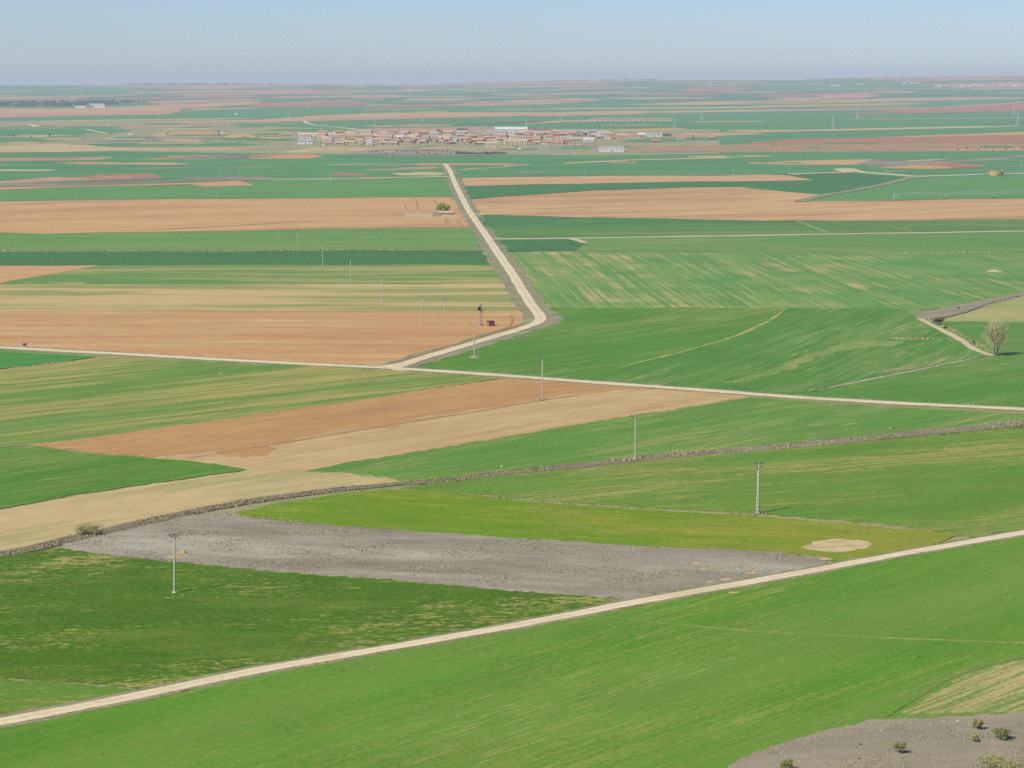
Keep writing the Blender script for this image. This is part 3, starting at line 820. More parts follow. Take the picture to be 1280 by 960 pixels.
# skyline to far plain, left
for a in [
    ('p', 0, 114.5, 60, 114.2, 1.6), ('p', 60, 111.8, 330, 109.4, 3.6), ('s', 100, 107.6, 210, 107.0, 1.4), ('p', -60, 119.5, 30, 119.3, 1.4), ('p', -80, 122.6, 150, 120.5, 1.6), ('p', 40, 126.6, 200, 125.6, 1.2),
    ('p', 55, 121.0, 180, 119.0, 2.0), ('r', 130, 123.6, 330, 121.4, 2.0), ('p', 170, 115.4, 460, 113.2, 3.0), ('p', 170, 108.6, 420, 106.2, 2.8), ('p', 320, 105.8, 545, 107.8, 1.6), ('r', 330, 113.8, 480, 112.0, 1.6),
    ('p', 200, 118.8, 420, 116.6, 1.8), ('p', 320, 122.4, 520, 119.4, 2.4), ('t', 430, 121.8, 510, 120.8, 2.2), ('r', 300, 131.6, 470, 128.6, 6.0), ('p', 180, 128.4, 330, 125.0, 4.0), ('t', 500, 124.6, 600, 123.6, 2.0), ('p', 420, 109.6, 560, 108.2, 1.8),
    ('p', 545, 106.0, 780, 103.4, 2.6), ('p', 570, 109.6, 780, 106.8, 2.2), ('p', 640, 103.6, 760, 102.6, 1.8), ('r', 440, 133.8, 660, 129.6, 2.6), ('p', 560, 131.6, 760, 124.2, 6.0), ('o', 620, 128.6, 730, 124.0, 3.4), ('t', 530, 115.4, 640, 113.2, 1.4),
    ('p', 620, 120.0, 810, 114.6, 2.2), ('p', 690, 111.4, 830, 109.2, 1.8), ('p', 700, 101.8, 860, 100.8, 1.4), ('r', 800, 117.2, 905, 117.8, 2.8), ('r', 845, 112.6, 940, 111.0, 5.4), ('p', 840, 103.2, 960, 102.2, 1.6), ('t', 780, 131.0, 1290, 121.8, 4.0),
    ('y', 650, 136.4, 980, 134.2, 1.5), ('t', 640, 144.0, 830, 139.8, 4.6), ('t', 800, 140.4, 1010, 137.6, 2.6), ('p', 890, 115.6, 1010, 115.6, 1.8), ('s', 640, 113.4, 720, 112.4, 1.0),
    ('p', 930, 106.0, 1040, 105.0, 1.2), ('p', 1080, 99.8, 1320, 96.6, 5.0), ('r', 1230, 96.6, 1480, 95.8, 2.4), ('p', 1150, 105.8, 1320, 104.8, 2.8), ('r', 940, 120.6, 1110, 115.6, 3.6), ('p', 960, 124.6, 1110, 118.6, 5.0), ('p', 945, 128.0, 1020, 126.0, 2.6),
    ('s', 945, 130.2, 1160, 126.2, 1.4), ('t', 930, 133.4, 1160, 129.6, 2.4), ('p', 930, 138.6, 1180, 135.2, 2.2), ('y', 1090, 115.2, 1150, 115.2, 1.4), ('s', 1100, 126.6, 1480, 118.8, 2.2), ('s', 960, 111.8, 1300, 111.6, 0.8), ('p', 1180, 109.6, 1330, 107.8, 1.0),
    ('s', 1030, 149.4, 1480, 146.0, 1.0), ('d', 1190, 157.4, 1480, 147.0, 5.0), ('t', 1230, 116.4, 1400, 115.2, 1.0),
]:
    fs(*a)
far('r', [(1050, 142), (1120, 138), (1200, 133), (1280, 128), (1480, 124), (1480, 136), (1280, 138.5), (1180, 141)], 3)
far('t', [(1130, 136.6), (1200, 132.4), (1280, 127.6), (1280, 128.8), (1200, 133.8)], 4)
far('t', [(-200, 135), (90, 135.6), (210, 131), (330, 126), (320, 130), (230, 136), (215, 142.5), (120, 144.5), (0, 147), (-200, 149)], 3)
far('p', [(-200, 142), (0, 141.5), (120, 141.5), (215, 140.5), (205, 143.5), (110, 144.8), (0, 147.4), (-200, 149.5)], 4)
far('t', [(270, 151.5), (330, 149.5), (400, 144.5), (480, 141.2), (640, 140.4), (700, 141), (640, 145.6), (480, 149.6), (390, 151.5), (320, 152.6)], 4)
far('p', [(330, 150.2), (430, 147.2), (560, 145.4), (650, 144.8), (560, 147.2), (430, 150.8)], 5)
for a in [
    ('y', 50, 151.4, 330, 148.0, 1.2), ('t', 205, 152.8, 330, 151.4, 2.0), ('t', 0, 156, 100, 155.4, 1.2), ('t', 20, 160.8, 110, 160.0, 1.6), ('g', -60, 165.0, 165, 163.4, 11.0), ('p', 110, 159.6, 260, 156.8, 2.2), ('t', 185, 168.8, 290, 165.4, 4.4), ('o', 195, 166.8, 280, 165.0, 2.0),
    ('y', 20, 169.6, 98, 170.2, 2.4), ('y', 130, 173.0, 180, 174.2, 1.6), ('y', 200, 175.2, 225, 175.2, 1.4), ('y', 240, 177.4, 300, 177.6, 1.6), ('g', -100, 174.6, 80, 175.4, 6.0), ('g', 100, 181.4, 330, 180.6, 4.4), ('k', 100, 177.6, 330, 172.6, 4.0), ('t', 280, 170.6, 360, 170.8, 6.0),
    ('g', 330, 156.2, 470, 160.0, 4.0), ('g', 400, 155.0, 700, 150.4, 8.0), ('g', 330, 163.6, 440, 162.4, 3.4), ('t', 340, 164.8, 390, 165.4, 1.4), ('p', 440, 164.0, 640, 160.6, 5.4), ('t', 450, 157.6, 570, 156.2, 3.0), ('t', 560, 155.8, 700, 153.0, 2.0), ('t', 640, 153.0, 770, 150.6, 1.8),
    ('g', 660, 158.4, 900, 155.0, 6.0), ('p', 740, 156.8, 860, 155.8, 1.2), ('t', 760, 163.6, 860, 161.4, 3.0), ('t', 860, 152.6, 960, 151.8, 1.2), ('t', 905, 163.4, 1010, 163.2, 1.8), ('y', 890, 166.0, 1300, 157.0, 2.0), ('t', 840, 169.0, 960, 168.0, 4.0),
    ('g', 770, 177.0, 960, 171.2, 4.6), ('g', 890, 170.6, 1100, 166.6, 3.0), ('y', 690, 182.0, 735, 180.6, 1.4), ('k', 640, 184.6, 900, 184.4, 3.0), ('t', 940, 178.6, 960, 177.8, 1.2),
]:
    fs(*a)
far('r', [(925, 180.5), (960, 177), (1000, 174), (1120, 171.5), (1280, 166.5), (1480, 161), (1480, 179), (1280, 179.4), (1100, 178.6), (980, 180.4)], 3)
far('t', [(1090, 172), (1200, 168), (1280, 165), (1480, 160), (1480, 164), (1280, 168.6), (1160, 171)], 4)
far('v', [(780, 183), (925, 180.8), (1000, 180.6), (1100, 179), (1280, 180), (1480, 180), (1480, 189), (1280, 188.6), (960, 190), (790, 190)], 3)
far('o', [(1150, 187), (1220, 186), (1290, 185.4), (1300, 187.6), (1200, 189)], 4)
far('y', [(-200, 186), (0, 182.5), (60, 180.6), (100, 180.4), (140, 185), (220, 186.6), (320, 183.6), (350, 184.4), (300, 187.4), (150, 188.4), (0, 191), (-200, 192)], 4)
far('y', [(350, 190.6), (390, 184.4), (430, 184), (520, 187), (600, 187), (520, 191), (400, 191.4)], 4)
far('k', [(425, 190), (470, 187.4), (560, 187.2), (600, 190), (632, 193), (560, 196), (490, 196), (440, 193)], 5)
for a in [
    ('p', -120, 201.0, 330, 195.6, 4.0), ('r', 20, 199.0, 300, 196.2, 1.6), ('o', 300, 196.0, 405, 195.6, 5.0), ('k', 215, 198.6, 345, 195.2, 3.0), ('t', 70, 203.8, 245, 205.0, 2.6), ('y', -60, 212.6, 85, 213.4, 2.0), ('t', -80, 206.0, 15, 206.4, 1.2),
    ('k', 160, 211.0, 360, 208.2, 1.2), ('k', 405, 205.8, 520, 206.0, 1.6), ('p', 505, 205.4, 660, 205.6, 2.2), ('r', 412, 217.0, 470, 220.8, 4.6), ('p', 455, 212.4, 505, 211.6, 1.4), ('y', 488, 217.0, 560, 217.4, 4.0), ('p', 495, 211.0, 550, 209.6, 2.4),
    ('y', 640, 206.6, 790, 200.6, 1.4), ('y', 760, 201.0, 960, 195.2, 1.2), ('t', 860, 195.8, 970, 195.2, 1.4), ('k', 640, 215.4, 690, 215.6, 1.6), ('t', 760, 203.2, 810, 203.2, 1.2), ('p', 935, 203.4, 970, 202.8, 1.8), ('k', 850, 219.0, 985, 217.6, 1.2),
    ('y', 570, 212.6, 650, 207.0, 1.4),
]:
    fs(*a)
far('t', [(930, 204.8), (980, 201.4), (1040, 200), (1090, 199.4), (1120, 200.4), (1070, 206), (1000, 206)], 3)
far('k', [(1064, 206.6), (1090, 200), (1135, 199), (1150, 201.6), (1110, 206)], 4)
far('k', [(1080, 208), (1160, 202), (1280, 194), (1480, 186), (1480, 190), (1280, 197), (1200, 203.4), (1120, 209)], 4)
far('o', [(1098, 209.6), (1140, 206.6), (1190, 204.6), (1240, 208), (1180, 211), (1130, 211.6)], 5)
far('r', [(1145, 207), (1180, 203.8), (1235, 208.6), (1190, 210.4)], 6)
far('y', [(1120, 203.8), (1140, 200.8), (1200, 198.4), (1160, 201.6)], 6)
far('k', [(1100, 215), (1200, 211), (1290, 207.2), (1480, 202), (1480, 203.4), (1290, 208.4), (1180, 212.6), (1110, 216)], 5)
far('p', [(-120, 230), (0, 226.6), (60, 222), (105, 219.6), (200, 220), (204, 222.6), (100, 225.4), (0, 230), (-120, 235)], 3)
far('r', [(85, 221.6), (120, 219), (186, 217), (206, 222.4), (110, 224)], 4)
far('k', [(-200, 236), (0, 230.4), (100, 226.4), (320, 219.6), (346, 224.6), (250, 226.4), (110, 231), (0, 234), (-200, 240)], 4)
far('o', [(-60, 237), (0, 234.6), (100, 232.4), (210, 229.6), (300, 226.4), (318, 231.6), (256, 233.4), (240, 230.8), (110, 233.4), (0, 237.6)], 5)
far('t', [(246, 231.4), (312, 230.6), (317, 232), (258, 233.6)], 6)

rx = random.Random(21)
for k in range(84):                      # the many thin fields towards the skyline
    yy = 108 + 34 * rx.random() ** 1.3
    cx = rx.uniform(-60, 1340)
    if cx < 200 and yy > 125:
        continue
    top = np.interp(cx, HX, HY)
    yy = yy - 106 + top + 1.2
    ln = rx.uniform(30, 150)
    tl = -0.012 * ln * rx.uniform(-.2, 1)
    fs(rx.choice('pppttgdgsyr'), cx - ln / 2, yy - tl, cx + ln / 2, yy + tl, rx.uniform(.5, 1.5), layer=5)
for k in range(34):                      # small plots on the plain left of the village
    yy = rx.uniform(152, 181); cx = rx.uniform(-20, 365); ln = rx.uniform(25, 90)
    fs(rx.choice('ggggttysd'), cx - ln / 2, yy, cx + ln / 2, yy - rx.uniform(0, .8), rx.uniform(.8, 2.4), layer=5)
for k in range(16):                      # gardens and plots about the village
    yy = rx.uniform(182, 189); cx = rx.uniform(420, 880); ln = rx.uniform(20, 60)
    fs(rx.choice('gggysk'), cx - ln / 2, yy, cx + ln / 2, yy - rx.uniform(0, .5), rx.uniform(.8, 1.6), layer=5)
FLIST_N = {}
for it in FLIST:
    FLIST_N.setdefault((it[0], it[3], it[4]), []).append(it[5])
ORD = ['nearest', 'second nearest', 'third nearest', 'fourth nearest', 'fifth nearest', 'sixth nearest', 'seventh nearest', 'eighth nearest', 'ninth nearest', 'tenth nearest', 'eleventh nearest', 'twelfth nearest', 'thirteenth nearest', 'fourteenth nearest', 'fifteenth nearest', 'sixteenth nearest']
done = {}
for code, pts, layer, xw, yw, cy in FLIST:
    key = (code, xw, yw)
    allc = sorted(FLIST_N[key], reverse=True)
    lab = f'{FAR[code][1]} strip {yw}, {xw}'
    if len(allc) > 1:
        k = allc.index(cy) + done.get((key, cy), 0)
        done[(key, cy)] = done.get((key, cy), 0) + 1
        lab = f'{ORD[k]} {lab}'
    field(FAR[code][0], pts, FMAT[code], layer, lab, jit=0.3)
ribbon('asphalt_road', [(-200, 190), (200, 189.5), (400, 192), (560, 190), (640, 192), (760, 191.4), (960, 191), (1150, 190), (1280, 189.4), (1480, 188)][3:], 8, crop_mat(srgb(150, 150, 150), srgb(166, 162, 156), 0, thr=0.55, bump=0, name='grey_asphalt'), 6, 'grey country road passing in front of the village', 'road', step=40, jit=0.3)
ribbon('field_path', [(380, 151), (384, 154), (395, 156.6), (430, 160), (452, 163), (463, 167)], 9, SPATH, 7, 'winding pale path climbing behind the village', 'path', step=30, jit=0.8)
ribbon('field_path', [(36, 155.4), (48, 158.6)], 14, SPATH, 7, 'short pale path on the plain at far left', 'path', step=30, jit=0.8)
ribbon('field_path', [(108, 162), (122, 165), (135, 167)], 7, SPATH, 7, 'short pale path left of the white cabin', 'path', step=30, jit=0.8)

# ------------------------------------------------------------------ tufts of dry grass and scrub (nobody could count them)


def tufts(name, pts, h, wd, mat, label, cat, blades=5, spread=0.35, lean=0.45):
    pts = np.asarray(pts, dtype=np.float64)
    n = len(pts)
    m = n * blades
    base = np.repeat(pts, blades, axis=0)
    base[:, :2] += RNG.normal(0, spread, (m, 2)) * np.repeat(h * (0.6 + 0.8 * RNG.random(n)), blades)[:, None]
    base[:, 2] -= 0.05
    clump = 0.5 + 0.5 * np.sin(pts[:, 0] * 0.21 + 1.3 * np.sin(pts[:, 1] * 0.13)) * np.sin(pts[:, 1] * 0.27 + 1.1 * np.sin(pts[:, 0] * 0.17))
    hh = np.repeat(h * (0.35 + 0.8 * RNG.random(n)) * (0.55 + 0.9 * clump), blades) * (0.6 + 0.6 * RNG.random(m))
    a = RNG.random(m) * 2 * np.pi
    w = wd * (0.6 + 0.8 * RNG.random(m)) / 2
    v = np.zeros((m, 3, 3))
    v[:, 0] = base; v[:, 1] = base; v[:, 2] = base
    v[:, 0, 0] += np.cos(a) * w; v[:, 0, 1] += np.sin(a) * w
    v[:, 1, 0] -= np.cos(a) * w; v[:, 1, 1] -= np.sin(a) * w
    v[:, 2, 0] += RNG.normal(0, lean, m) * hh; v[:, 2, 1] += RNG.normal(0, lean, m) * hh; v[:, 2, 2] += hh
    me = bpy.data.meshes.new(name)
    me.vertices.add(m * 3); me.loops.add(m * 3); me.polygons.add(m)
    me.vertices.foreach_set('co', v.ravel())
    me.loops.foreach_set('vertex_index', np.arange(m * 3, dtype=np.int32))
    me.polygons.foreach_set('loop_start', np.arange(0, m * 3, 3, dtype=np.int32))
    me.update(calc_edges=True)
    me.validate()
    return tag(link(name, me, mat), label, cat, kind='stuff')


def along(px, w, dens, off=0.0, gap=0.0, step=2.0):
    """points scattered in a band of width w along a traced line, off to one side, none within gap of its middle"""
    g = [P(*p[:2]) + (0,) for p in px]
    line = spline(g, step)
    out = []
    for i in range(len(line) - 1):
        a, b = line[i], line[i + 1]
        dx, dy = b[0] - a[0], b[1] - a[1]
        l = math.hypot(dx, dy)
        if l < 1e-6:
            continue
        clump = 0.5 + 0.5 * math.sin(a[0] * 0.11 + a[1] * 0.07) * math.sin(a[1] * 0.19 - a[0] * 0.05)
        k = RNG.poisson(l * w * dens * (0.45 + 1.1 * clump))
        for _ in range(k):
            t = random.random(); e = off + random.uniform(-w / 2, w / 2)
            if abs(e) < gap:
                continue
            x, y = a[0] + dx * t - dy / l * e, a[1] + dy * t + dx / l * e
            out.append((x, y, elev(x, y)))
    return out


def inside(x, y, poly):
    c = False
    n = len(poly)
    for i in range(n):
        (x1, y1), (x2, y2) = poly[i], poly[(i + 1) % n]
        if (y1 > y) != (y2 > y) and x < (x2 - x1) * (y - y1) / (y2 - y1) + x1:
            c = not c
    return c


def within(px, dens, cl=0.0):
    poly = [P(*p) for p in px]
    xs = [p[0] for p in poly]; ys = [p[1] for p in poly]
    n = int((max(xs) - min(xs)) * (max(ys) - min(ys)) * dens)
    out = []
    X = RNG.uniform(min(xs), max(xs), n); Y = RNG.uniform(min(ys), max(ys), n)
    for x, y in zip(X, Y):
        if cl and random.random() < cl * (0.5 + 0.5 * math.sin(x * 0.4 + 1.7 * math.sin(y * 0.23)) * math.sin(y * 0.33 + x * 0.1)):
            continue
        if inside(x, y, poly):
            x, y = x + random.gauss(0, .7), y + random.gauss(0, .9)
            out.append((x, y, elev(x, y)))
    return out


T_GREY = plain_mat('dry_weeds', srgb(170, 162, 138), c2=srgb(206, 198, 172), scale=0.35, soft=True)
T_BROWN = plain_mat('brown_weeds', srgb(146, 134, 108), c2=srgb(182, 168, 138), scale=0.3, soft=True)
T_STRAW = plain_mat('straw_grass', srgb(184, 166, 116), c2=srgb(210, 194, 146), scale=0.5, soft=True)
T_GREEN = plain_mat('green_weeds', srgb(84, 112, 50), c2=srgb(128, 136, 76), scale=0.4, soft=True)
T_WHEAT = plain_mat('wheat_leaves', srgb(70, 128, 40), c2=srgb(102, 150, 62), scale=0.25, soft=True)
T_DWHEAT = plain_mat('dark_wheat_leaves', srgb(54, 104, 28), c2=srgb(96, 126, 50), scale=0.25, soft=True)

FALLOW = [(75, 685), (130, 664), (235, 645), (288, 641), (420, 658), (640, 673), (800, 682), (960, 690), (1036, 698), (1028, 708), (880, 734), (800, 748), (640, 738), (480, 724), (320, 711), (213, 701)]
DITCH = [(-260, 738), (0, 693), (60, 681), (110, 669), (170, 656), (250, 638.5), (320, 626), (420, 612.5), (500, 605), (560, 600.5), (640, 591), (720, 583), (800, 574), (870, 567), (960, 560), (1100, 546.5), (1200, 537), (1280, 529), (1500, 510)]
ribbon('ditch', [(p[0], p[1], 4.0 if p[0] < 700 else 6) for p in DITCH], 5, crop_mat(srgb(134, 122, 100), srgb(152, 142, 114), 0.5, thr=0.54, soft=0.12, pw=6, sw=0.6, vary=0.3, bump=0.6, name='ditch_earth'), 4, 'brown weedy ditch winding across the plain', 'ditch', jit=0.6)
tufts('dry_weeds', along(DITCH, 4.4, 2.2), 0.55, 0.26, T_BROWN, 'brown dry weeds filling the winding ditch', 'weeds')
tufts('dry_weeds', along(DITCH[12:], 6.5, 1.6), 0.5, 0.22, T_GREY, 'grey dry weeds along the right half of the ditch', 'weeds')
tufts('dry_reeds', along([(770, 577.5), (800, 575), (840, 569.5), (880, 565.5), (935, 561)], 5, 0.7, off=1.0), 1.0, 0.22, T_STRAW, 'taller straw reeds in the ditch behind the middle pole', 'reeds')
tufts('green_weeds', along([(1060, 549), (1130, 545), (1220, 538), (1290, 531)], 3, 0.8, off=-2), 0.5, 0.35, T_GREEN, 'green weeds on the near bank of the ditch', 'weeds')
tufts('dry_weeds', within(FALLOW, 6.5, 0.8), 0.26, 0.14, T_GREY, 'dead grey weeds standing in the fallow strip', 'weeds', blades=4)
tufts('dry_weeds', within(FALLOW, 2.2, 0.95), 0.3, 0.16, T_BROWN, 'brown dead weeds scattered in the grey fallow strip', 'weeds', blades=4)
tufts('dry_weeds', within([(895, 972), (930, 948), (980, 928), (1050, 910), (1130, 899), (1280, 894), (1420, 892), (1420, 1000), (860, 1000)], 5.0, 0.5), 0.3, 0.10, T_GREY, 'low grey scrub covering the foreground slope', 'weeds', blades=4)
tufts('dry_weeds', within([(1000, 975), (1060, 950), (1280, 930), (1420, 925), (1420, 1000), (980, 1000)], 4.0, 0.5), 0.4, 0.10, T_BROWN, 'brown low scrub at the bottom of the foreground slope', 'weeds', blades=4)
tufts('green_weeds', within(FALLOW, 0.5, 0.98), 0.25, 0.2, T_GREEN, 'green weeds growing here and there in the grey fallow strip', 'weeds', blades=4)
HEDGE_G = [(500, 606), (560, 614.5), (640, 623), (720, 630.5), (800, 636), (880, 641)]
tufts('dry_weeds', along(HEDGE_G, 1.4, 2.6), 0.28, 0.16, T_GREY, 'thin line of grey weeds along the top of the lime green field', 'weeds')
tufts('straw_grass', along([(880, 641), (947, 643.5), (1050, 654), (1150, 663), (1198, 669)], 1.8, 2.6), 0.22, 0.18, T_STRAW, 'thin straw grass line running right from the tall pole', 'grass')
tufts('dry_weeds', along(NEAR_ROAD, 1.3, 1.6, off=2.7), 0.2, 0.14, T_GREY, 'dry weeds on the far verge of the nearest track', 'weeds')
tufts('dry_weeds', along(NEAR_ROAD, 0.9, 3.2, off=-2.3), 0.25, 0.15, plain_mat('dull_weeds', srgb(104, 108, 70), c2=srgb(138, 132, 92), soft=True), 'dull green weeds on the near verge of the nearest track', 'weeds')
tufts('dry_weeds', along(ROAD2, 3.0, 1.4, off=4.2), 0.3, 0.2, T_GREY, 'grey weeds along the verges of the second track', 'weeds')
tufts('dry_weeds', along(ROAD1[1:13], 12, 1.0, gap=3.4, step=4), 0.24, 0.35, T_GREY, 'grey scrub along both verges of the long pale road', 'weeds')
tufts('green_weeds', along(ROAD1[1:13], 13, 0.5, gap=3.4, step=4), 0.24, 0.35, T_GREEN, 'green weeds among the scrub beside the long road', 'weeds')
tufts('dry_weeds', along([(679, 388), (688, 393), (691, 400), (682, 408), (660, 414.5), (625, 424)], 6, 1.3, off=2), 0.3, 0.28, T_GREY, 'thick grey scrub outside the road bend', 'weeds')
tufts('dry_weeds', along(ROAD1[14:21], 3, 0.9, off=4.8), 0.25, 0.28, T_GREY, 'grey weeds on the near side of the road between bend and fork', 'weeds')
tufts('dry_weeds', along([(0, 461.5), (45, 457), (90, 451.5)], 3, 1.5), 0.5, 0.3, T_GREY, 'grey weed line under the small deep green field', 'weeds')
tufts('dry_weeds', along([(1114, 422.5), (1135, 424.5), (1180, 424), (1202, 425.5)], 3.2, 2.0), 0.6, 0.35, T_STRAW, 'short isolated pale hedge line in the green field', 'weeds')
SCR_TOP = [(1152, 399), (1175, 392), (1200, 385.5), (1240, 376), (1280, 367), (1400, 340)]
ribbon('scrub_strip', [(p[0], p[1], w) for p, w in zip(SCR_TOP, (6, 13, 12, 6, 3.5, 3.5))], 8, crop_mat(srgb(164, 152, 134), srgb(142, 138, 108), 0.5, thr=0.54, pw=8, sw=0.8, vary=0.25, name='strip_scrub'), 4, 'grey scrub strip slanting up at the right edge', 'strip', jit=0.8)
tufts('dry_weeds', along(SCR_TOP, 8, 1.0), 0.28, 0.3, T_GREY, 'grey weeds on the slanting scrub strip', 'weeds')
TRK = [(1150, 398.5), (1160, 404), (1180, 414), (1200, 425), (1218, 436), (1240, 445)]
ribbon('field_path', TRK, 2.6, SPATH, 5, 'pale field track running down to the lone bare tree', 'path', jit=0.3)
tufts('straw_grass', along(TRK, 3.4, 1.4, off=3.2), 0.5, 0.22, T_STRAW, 'tall straw grass beside the track to the lone tree', 'grass')
tufts('dry_weeds', along([(0, 313.8), (130, 313.6), (250, 313.2), (380, 312.8), (560, 312.3)], 4.5, 0.8, step=6), 0.45, 0.7, T_STRAW, 'pale dry grass line between the green bands at left', 'grass')
tufts('dry_weeds', along([(1080, 316.5), (1130, 316.4), (1190, 315.6), (1260, 315.8)], 5, 0.6, step=6), 0.5, 0.8, T_STRAW, 'pale dry grass line above the striped field', 'grass')

# wheat plants along the nearest fields, where the camera stands closest
F1P = [(-60, 935), (160, 880), (480, 818), (800, 760), (1120, 702), (1340, 662), (1340, 805), (1240, 830), (1165, 862), (1128, 890), (1050, 905), (930, 944), (870, 975), (-60, 975)]
tufts('wheat_leaves', within(F1P, 3.0, 0.7), 0.17, 0.13, T_WHEAT, 'young wheat leaves in the foreground field', 'wheat', blades=3, lean=0.7)
F2P = [(-60, 705), (75, 687), (213, 704), (480, 727), (760, 749), (640, 778), (320, 834), (190, 860), (70, 850), (-60, 842)]
tufts('wheat_leaves', within(F2P, 2.4, 0.8), 0.2, 0.16, T_DWHEAT, 'dark wheat leaves around the leftmost near pole', 'wheat', blades=3, lean=0.7)

# ------------------------------------------------------------------ stones
M_STONE = plain_mat('pale_stone', srgb(214, 202, 178), vary=0.15)


def stone_mesh(seed):
    rr = random.Random(seed)
    bm = bmesh.new()
    bmesh.ops.create_icosphere(bm, subdivisions=1, radius=0.5)
    for v in bm.verts:
        v.co *= rr.uniform(0.7, 1.15); v.co.z *= 0.65
    me = bpy.data.meshes.new('stone'); bm.to_mesh(me); bm.free()
    me.materials.append(M_STONE)
    return me


SM = [stone_mesh(k) for k in range(4)]
for i, (px, py, s, lab) in enumerate([
    (977, 941.5, .45, 'pale stone lying at the left end of the foreground slope'), (1019, 941, .4, 'pale stone left of the round dark bush'), (998, 952.5, .4, 'pale stone right of the bush at the bottom edge'), (1014.5, 951.5, .45, 'largest pale stone near the bottom edge of the slope'),
    (1101, 914, .45, 'pale stone at the upper middle of the slope'), (1127, 915, .4, 'pale stone above the round dark bush'), (1180, 902.5, .5, 'pale stone left of the olive bush on slope top'), (1197, 902, .5, 'white stone beside the olive bush on slope top'),
    (1227, 927, .6, 'light grey stone below the wide dark bush'), (1163, 906.5, .4, 'small pale stone near the slope top edge'), (1113, 535.5, 1.0, 'white stone at the left of the weedy ditch bank'), (1191, 536, .8, 'white stone on the far ditch bank'), (1242, 534.5, .9, 'white stone at the right end of the ditch'),
    (298, 684, .5, 'white stone on the grey fallow strip'), (178, 569.6, 1.0, 'white stone at the tip of the brown plough land'), (208, 572.6, 1.1, 'larger white stone below the brown plough land'), (627, 583.8, .9, 'white stone at the corner of straw and brown fields')]):
    o = link('stone', SM[i % 4]); o.location = P3(px, py, s * 0.12); o.scale = (s, s * 0.8, s); o.rotation_euler = (0, 0, i * 1.3)
    tag(o, lab, 'stone', 'pale stones lying about the fields')
# orange diggings
M_OCHRE = plain_mat('ochre_earth', srgb(204, 172, 122), vary=0.2)


def mound(px, py, w, d, h, mat, label, seed=0):
    rr = random.Random(seed)
    bm = bmesh.new()
    NS = 16
    edge = [rr.uniform(.38, .55) for _ in range(NS)]
    rings = [[bm.verts.new((edge[j] * q * math.cos(2 * math.pi * j / NS), edge[j] * q * math.sin(2 * math.pi * j / NS), (1 - q ** 1.6) * rr.uniform(.7, 1.15) - .12)) for j in range(NS)] for q in (1.0, .75, .5, .25)]
    for a_, b_ in zip(rings, rings[1:]):
        for j in range(NS):
            bm.faces.new((a_[j], a_[(j + 1) % NS], b_[(j + 1) % NS], b_[j]))
    bm.faces.new(rings[-1])
    me = bpy.data.meshes.new('earth_mound'); bm.to_mesh(me); bm.free()
    me.materials.append(mat)
    o = link('earth_mound', me); o.location = P3(px, py, 0.05); o.scale = (w, d, h)
    return tag(o, label, 'mound')


for k, a in enumerate([(229, 691.5, 2.2, 2, .9, 'ochre earth mound behind the leftmost near pole'), (218, 696.5, 3.6, 2.4, .4, 'flat ochre spoil left of the small ochre mound'), (1032, 699, 3, 2, .35, 'ochre earth heap at right tip of the grey strip'),
                       (940, 717, 3.0, 1.6, .35, 'ochre heap in the grey strip beside the track'), (908, 725, 2.6, 1.6, .35, 'ochre heap by the track, second from grey strip tip'), (889, 728, 2.0, 1.4, .3, 'ochre heap by the track, third from grey strip tip'), (880, 711.5, 1.8, 1.4, .3, 'small ochre heap in the middle of the grey strip end'), (872, 704, 2.2, 1.6, .35, 'ochre heap nearest to lime green field edge'),
                       (917, 741, 2.2, 1.2, .2, 'ochre spill on the wheat side of the near track')]):
    mound(*a[:5], M_OCHRE, a[5], k)
mound(1243, 340, 9, 5, 1.6, plain_mat('rubble', srgb(196, 180, 150), vary=0.2), 'pale rubble heap in the striped green field', 31)
mound(277, 467.5, 2.5, 2, .6, plain_mat('rubble2', srgb(160, 150, 130), vary=0.2), 'small grey heap in the streaked field at left', 32)

# ------------------------------------------------------------------ power poles
M_CONC = plain_mat('concrete', srgb(216, 212, 196), vary=0.1, scale=1.5)
M_STEEL = plain_mat('galvanised_steel', srgb(150, 158, 164), vary=0.1, rough=0.5, metal=0.3)
M_GLASS = plain_mat('insulator_glass', srgb(120, 150, 160), vary=0.1, rough=0.3)
M_DARK = plain_mat('dark_metal', srgb(52, 54, 56), vary=0.2, rough=0.6)


def post_mesh(h):
    """concrete post of two legs joined by rungs, wider at the foot"""
    b = MB()
    w0, w1 = 0.13, 0.065
    for s in (-1, 1):
        x0, x1 = s * w0, s * w1
        t = 0.05
        b.poly([(x0 - t, -0.15, -0.3), (x0 + t, -0.15, -0.3), (x0 + t, 0.15, -0.3), (x0 - t, 0.15, -0.3),
                (x1 - t, -0.09, h), (x1 + t, -0.09, h), (x1 + t, 0.09, h), (x1 - t, 0.09, h)],
               [(0, 3, 2, 1), (4, 5, 6, 7), (0, 1, 5, 4), (1, 2, 6, 5), (2, 3, 7, 6), (3, 0, 4, 7)])
    n = int(h / 0.75)
    for k in range(n + 1):
        z = 0.15 + k * (h - 0.3) / n
        w = w0 + (w1 - w0) * z / h - 0.06
        b.box(-w, w, -0.085, 0.085, z - 0.22, z + 0.22)
    b.poly([(-w0, 0.02, 0), (w0, 0.02, 0), (w1, 0.02, h), (-w1, 0.02, h), (-w0, 0.05, 0), (w0, 0.05, 0), (w1, 0.05, h), (-w1, 0.05, h)], [(0, 1, 2, 3), (5, 4, 7, 6)])
    return b.mesh('post')


POST = post_mesh(10.4)


def arm_tri():
    b = MB()
    for s in (-1, 1):
        b.bar((0, 0, 10.0), (s * 1.35, 0, 10.95), 0.055)
        b.bar((s * 1.35, 0, 10.95), (0, 0, 10.9), 0.045)
    b.bar((0, 0, 10.2), (0, 0, 10.95), 0.05)
    return b.mesh('crossarm')


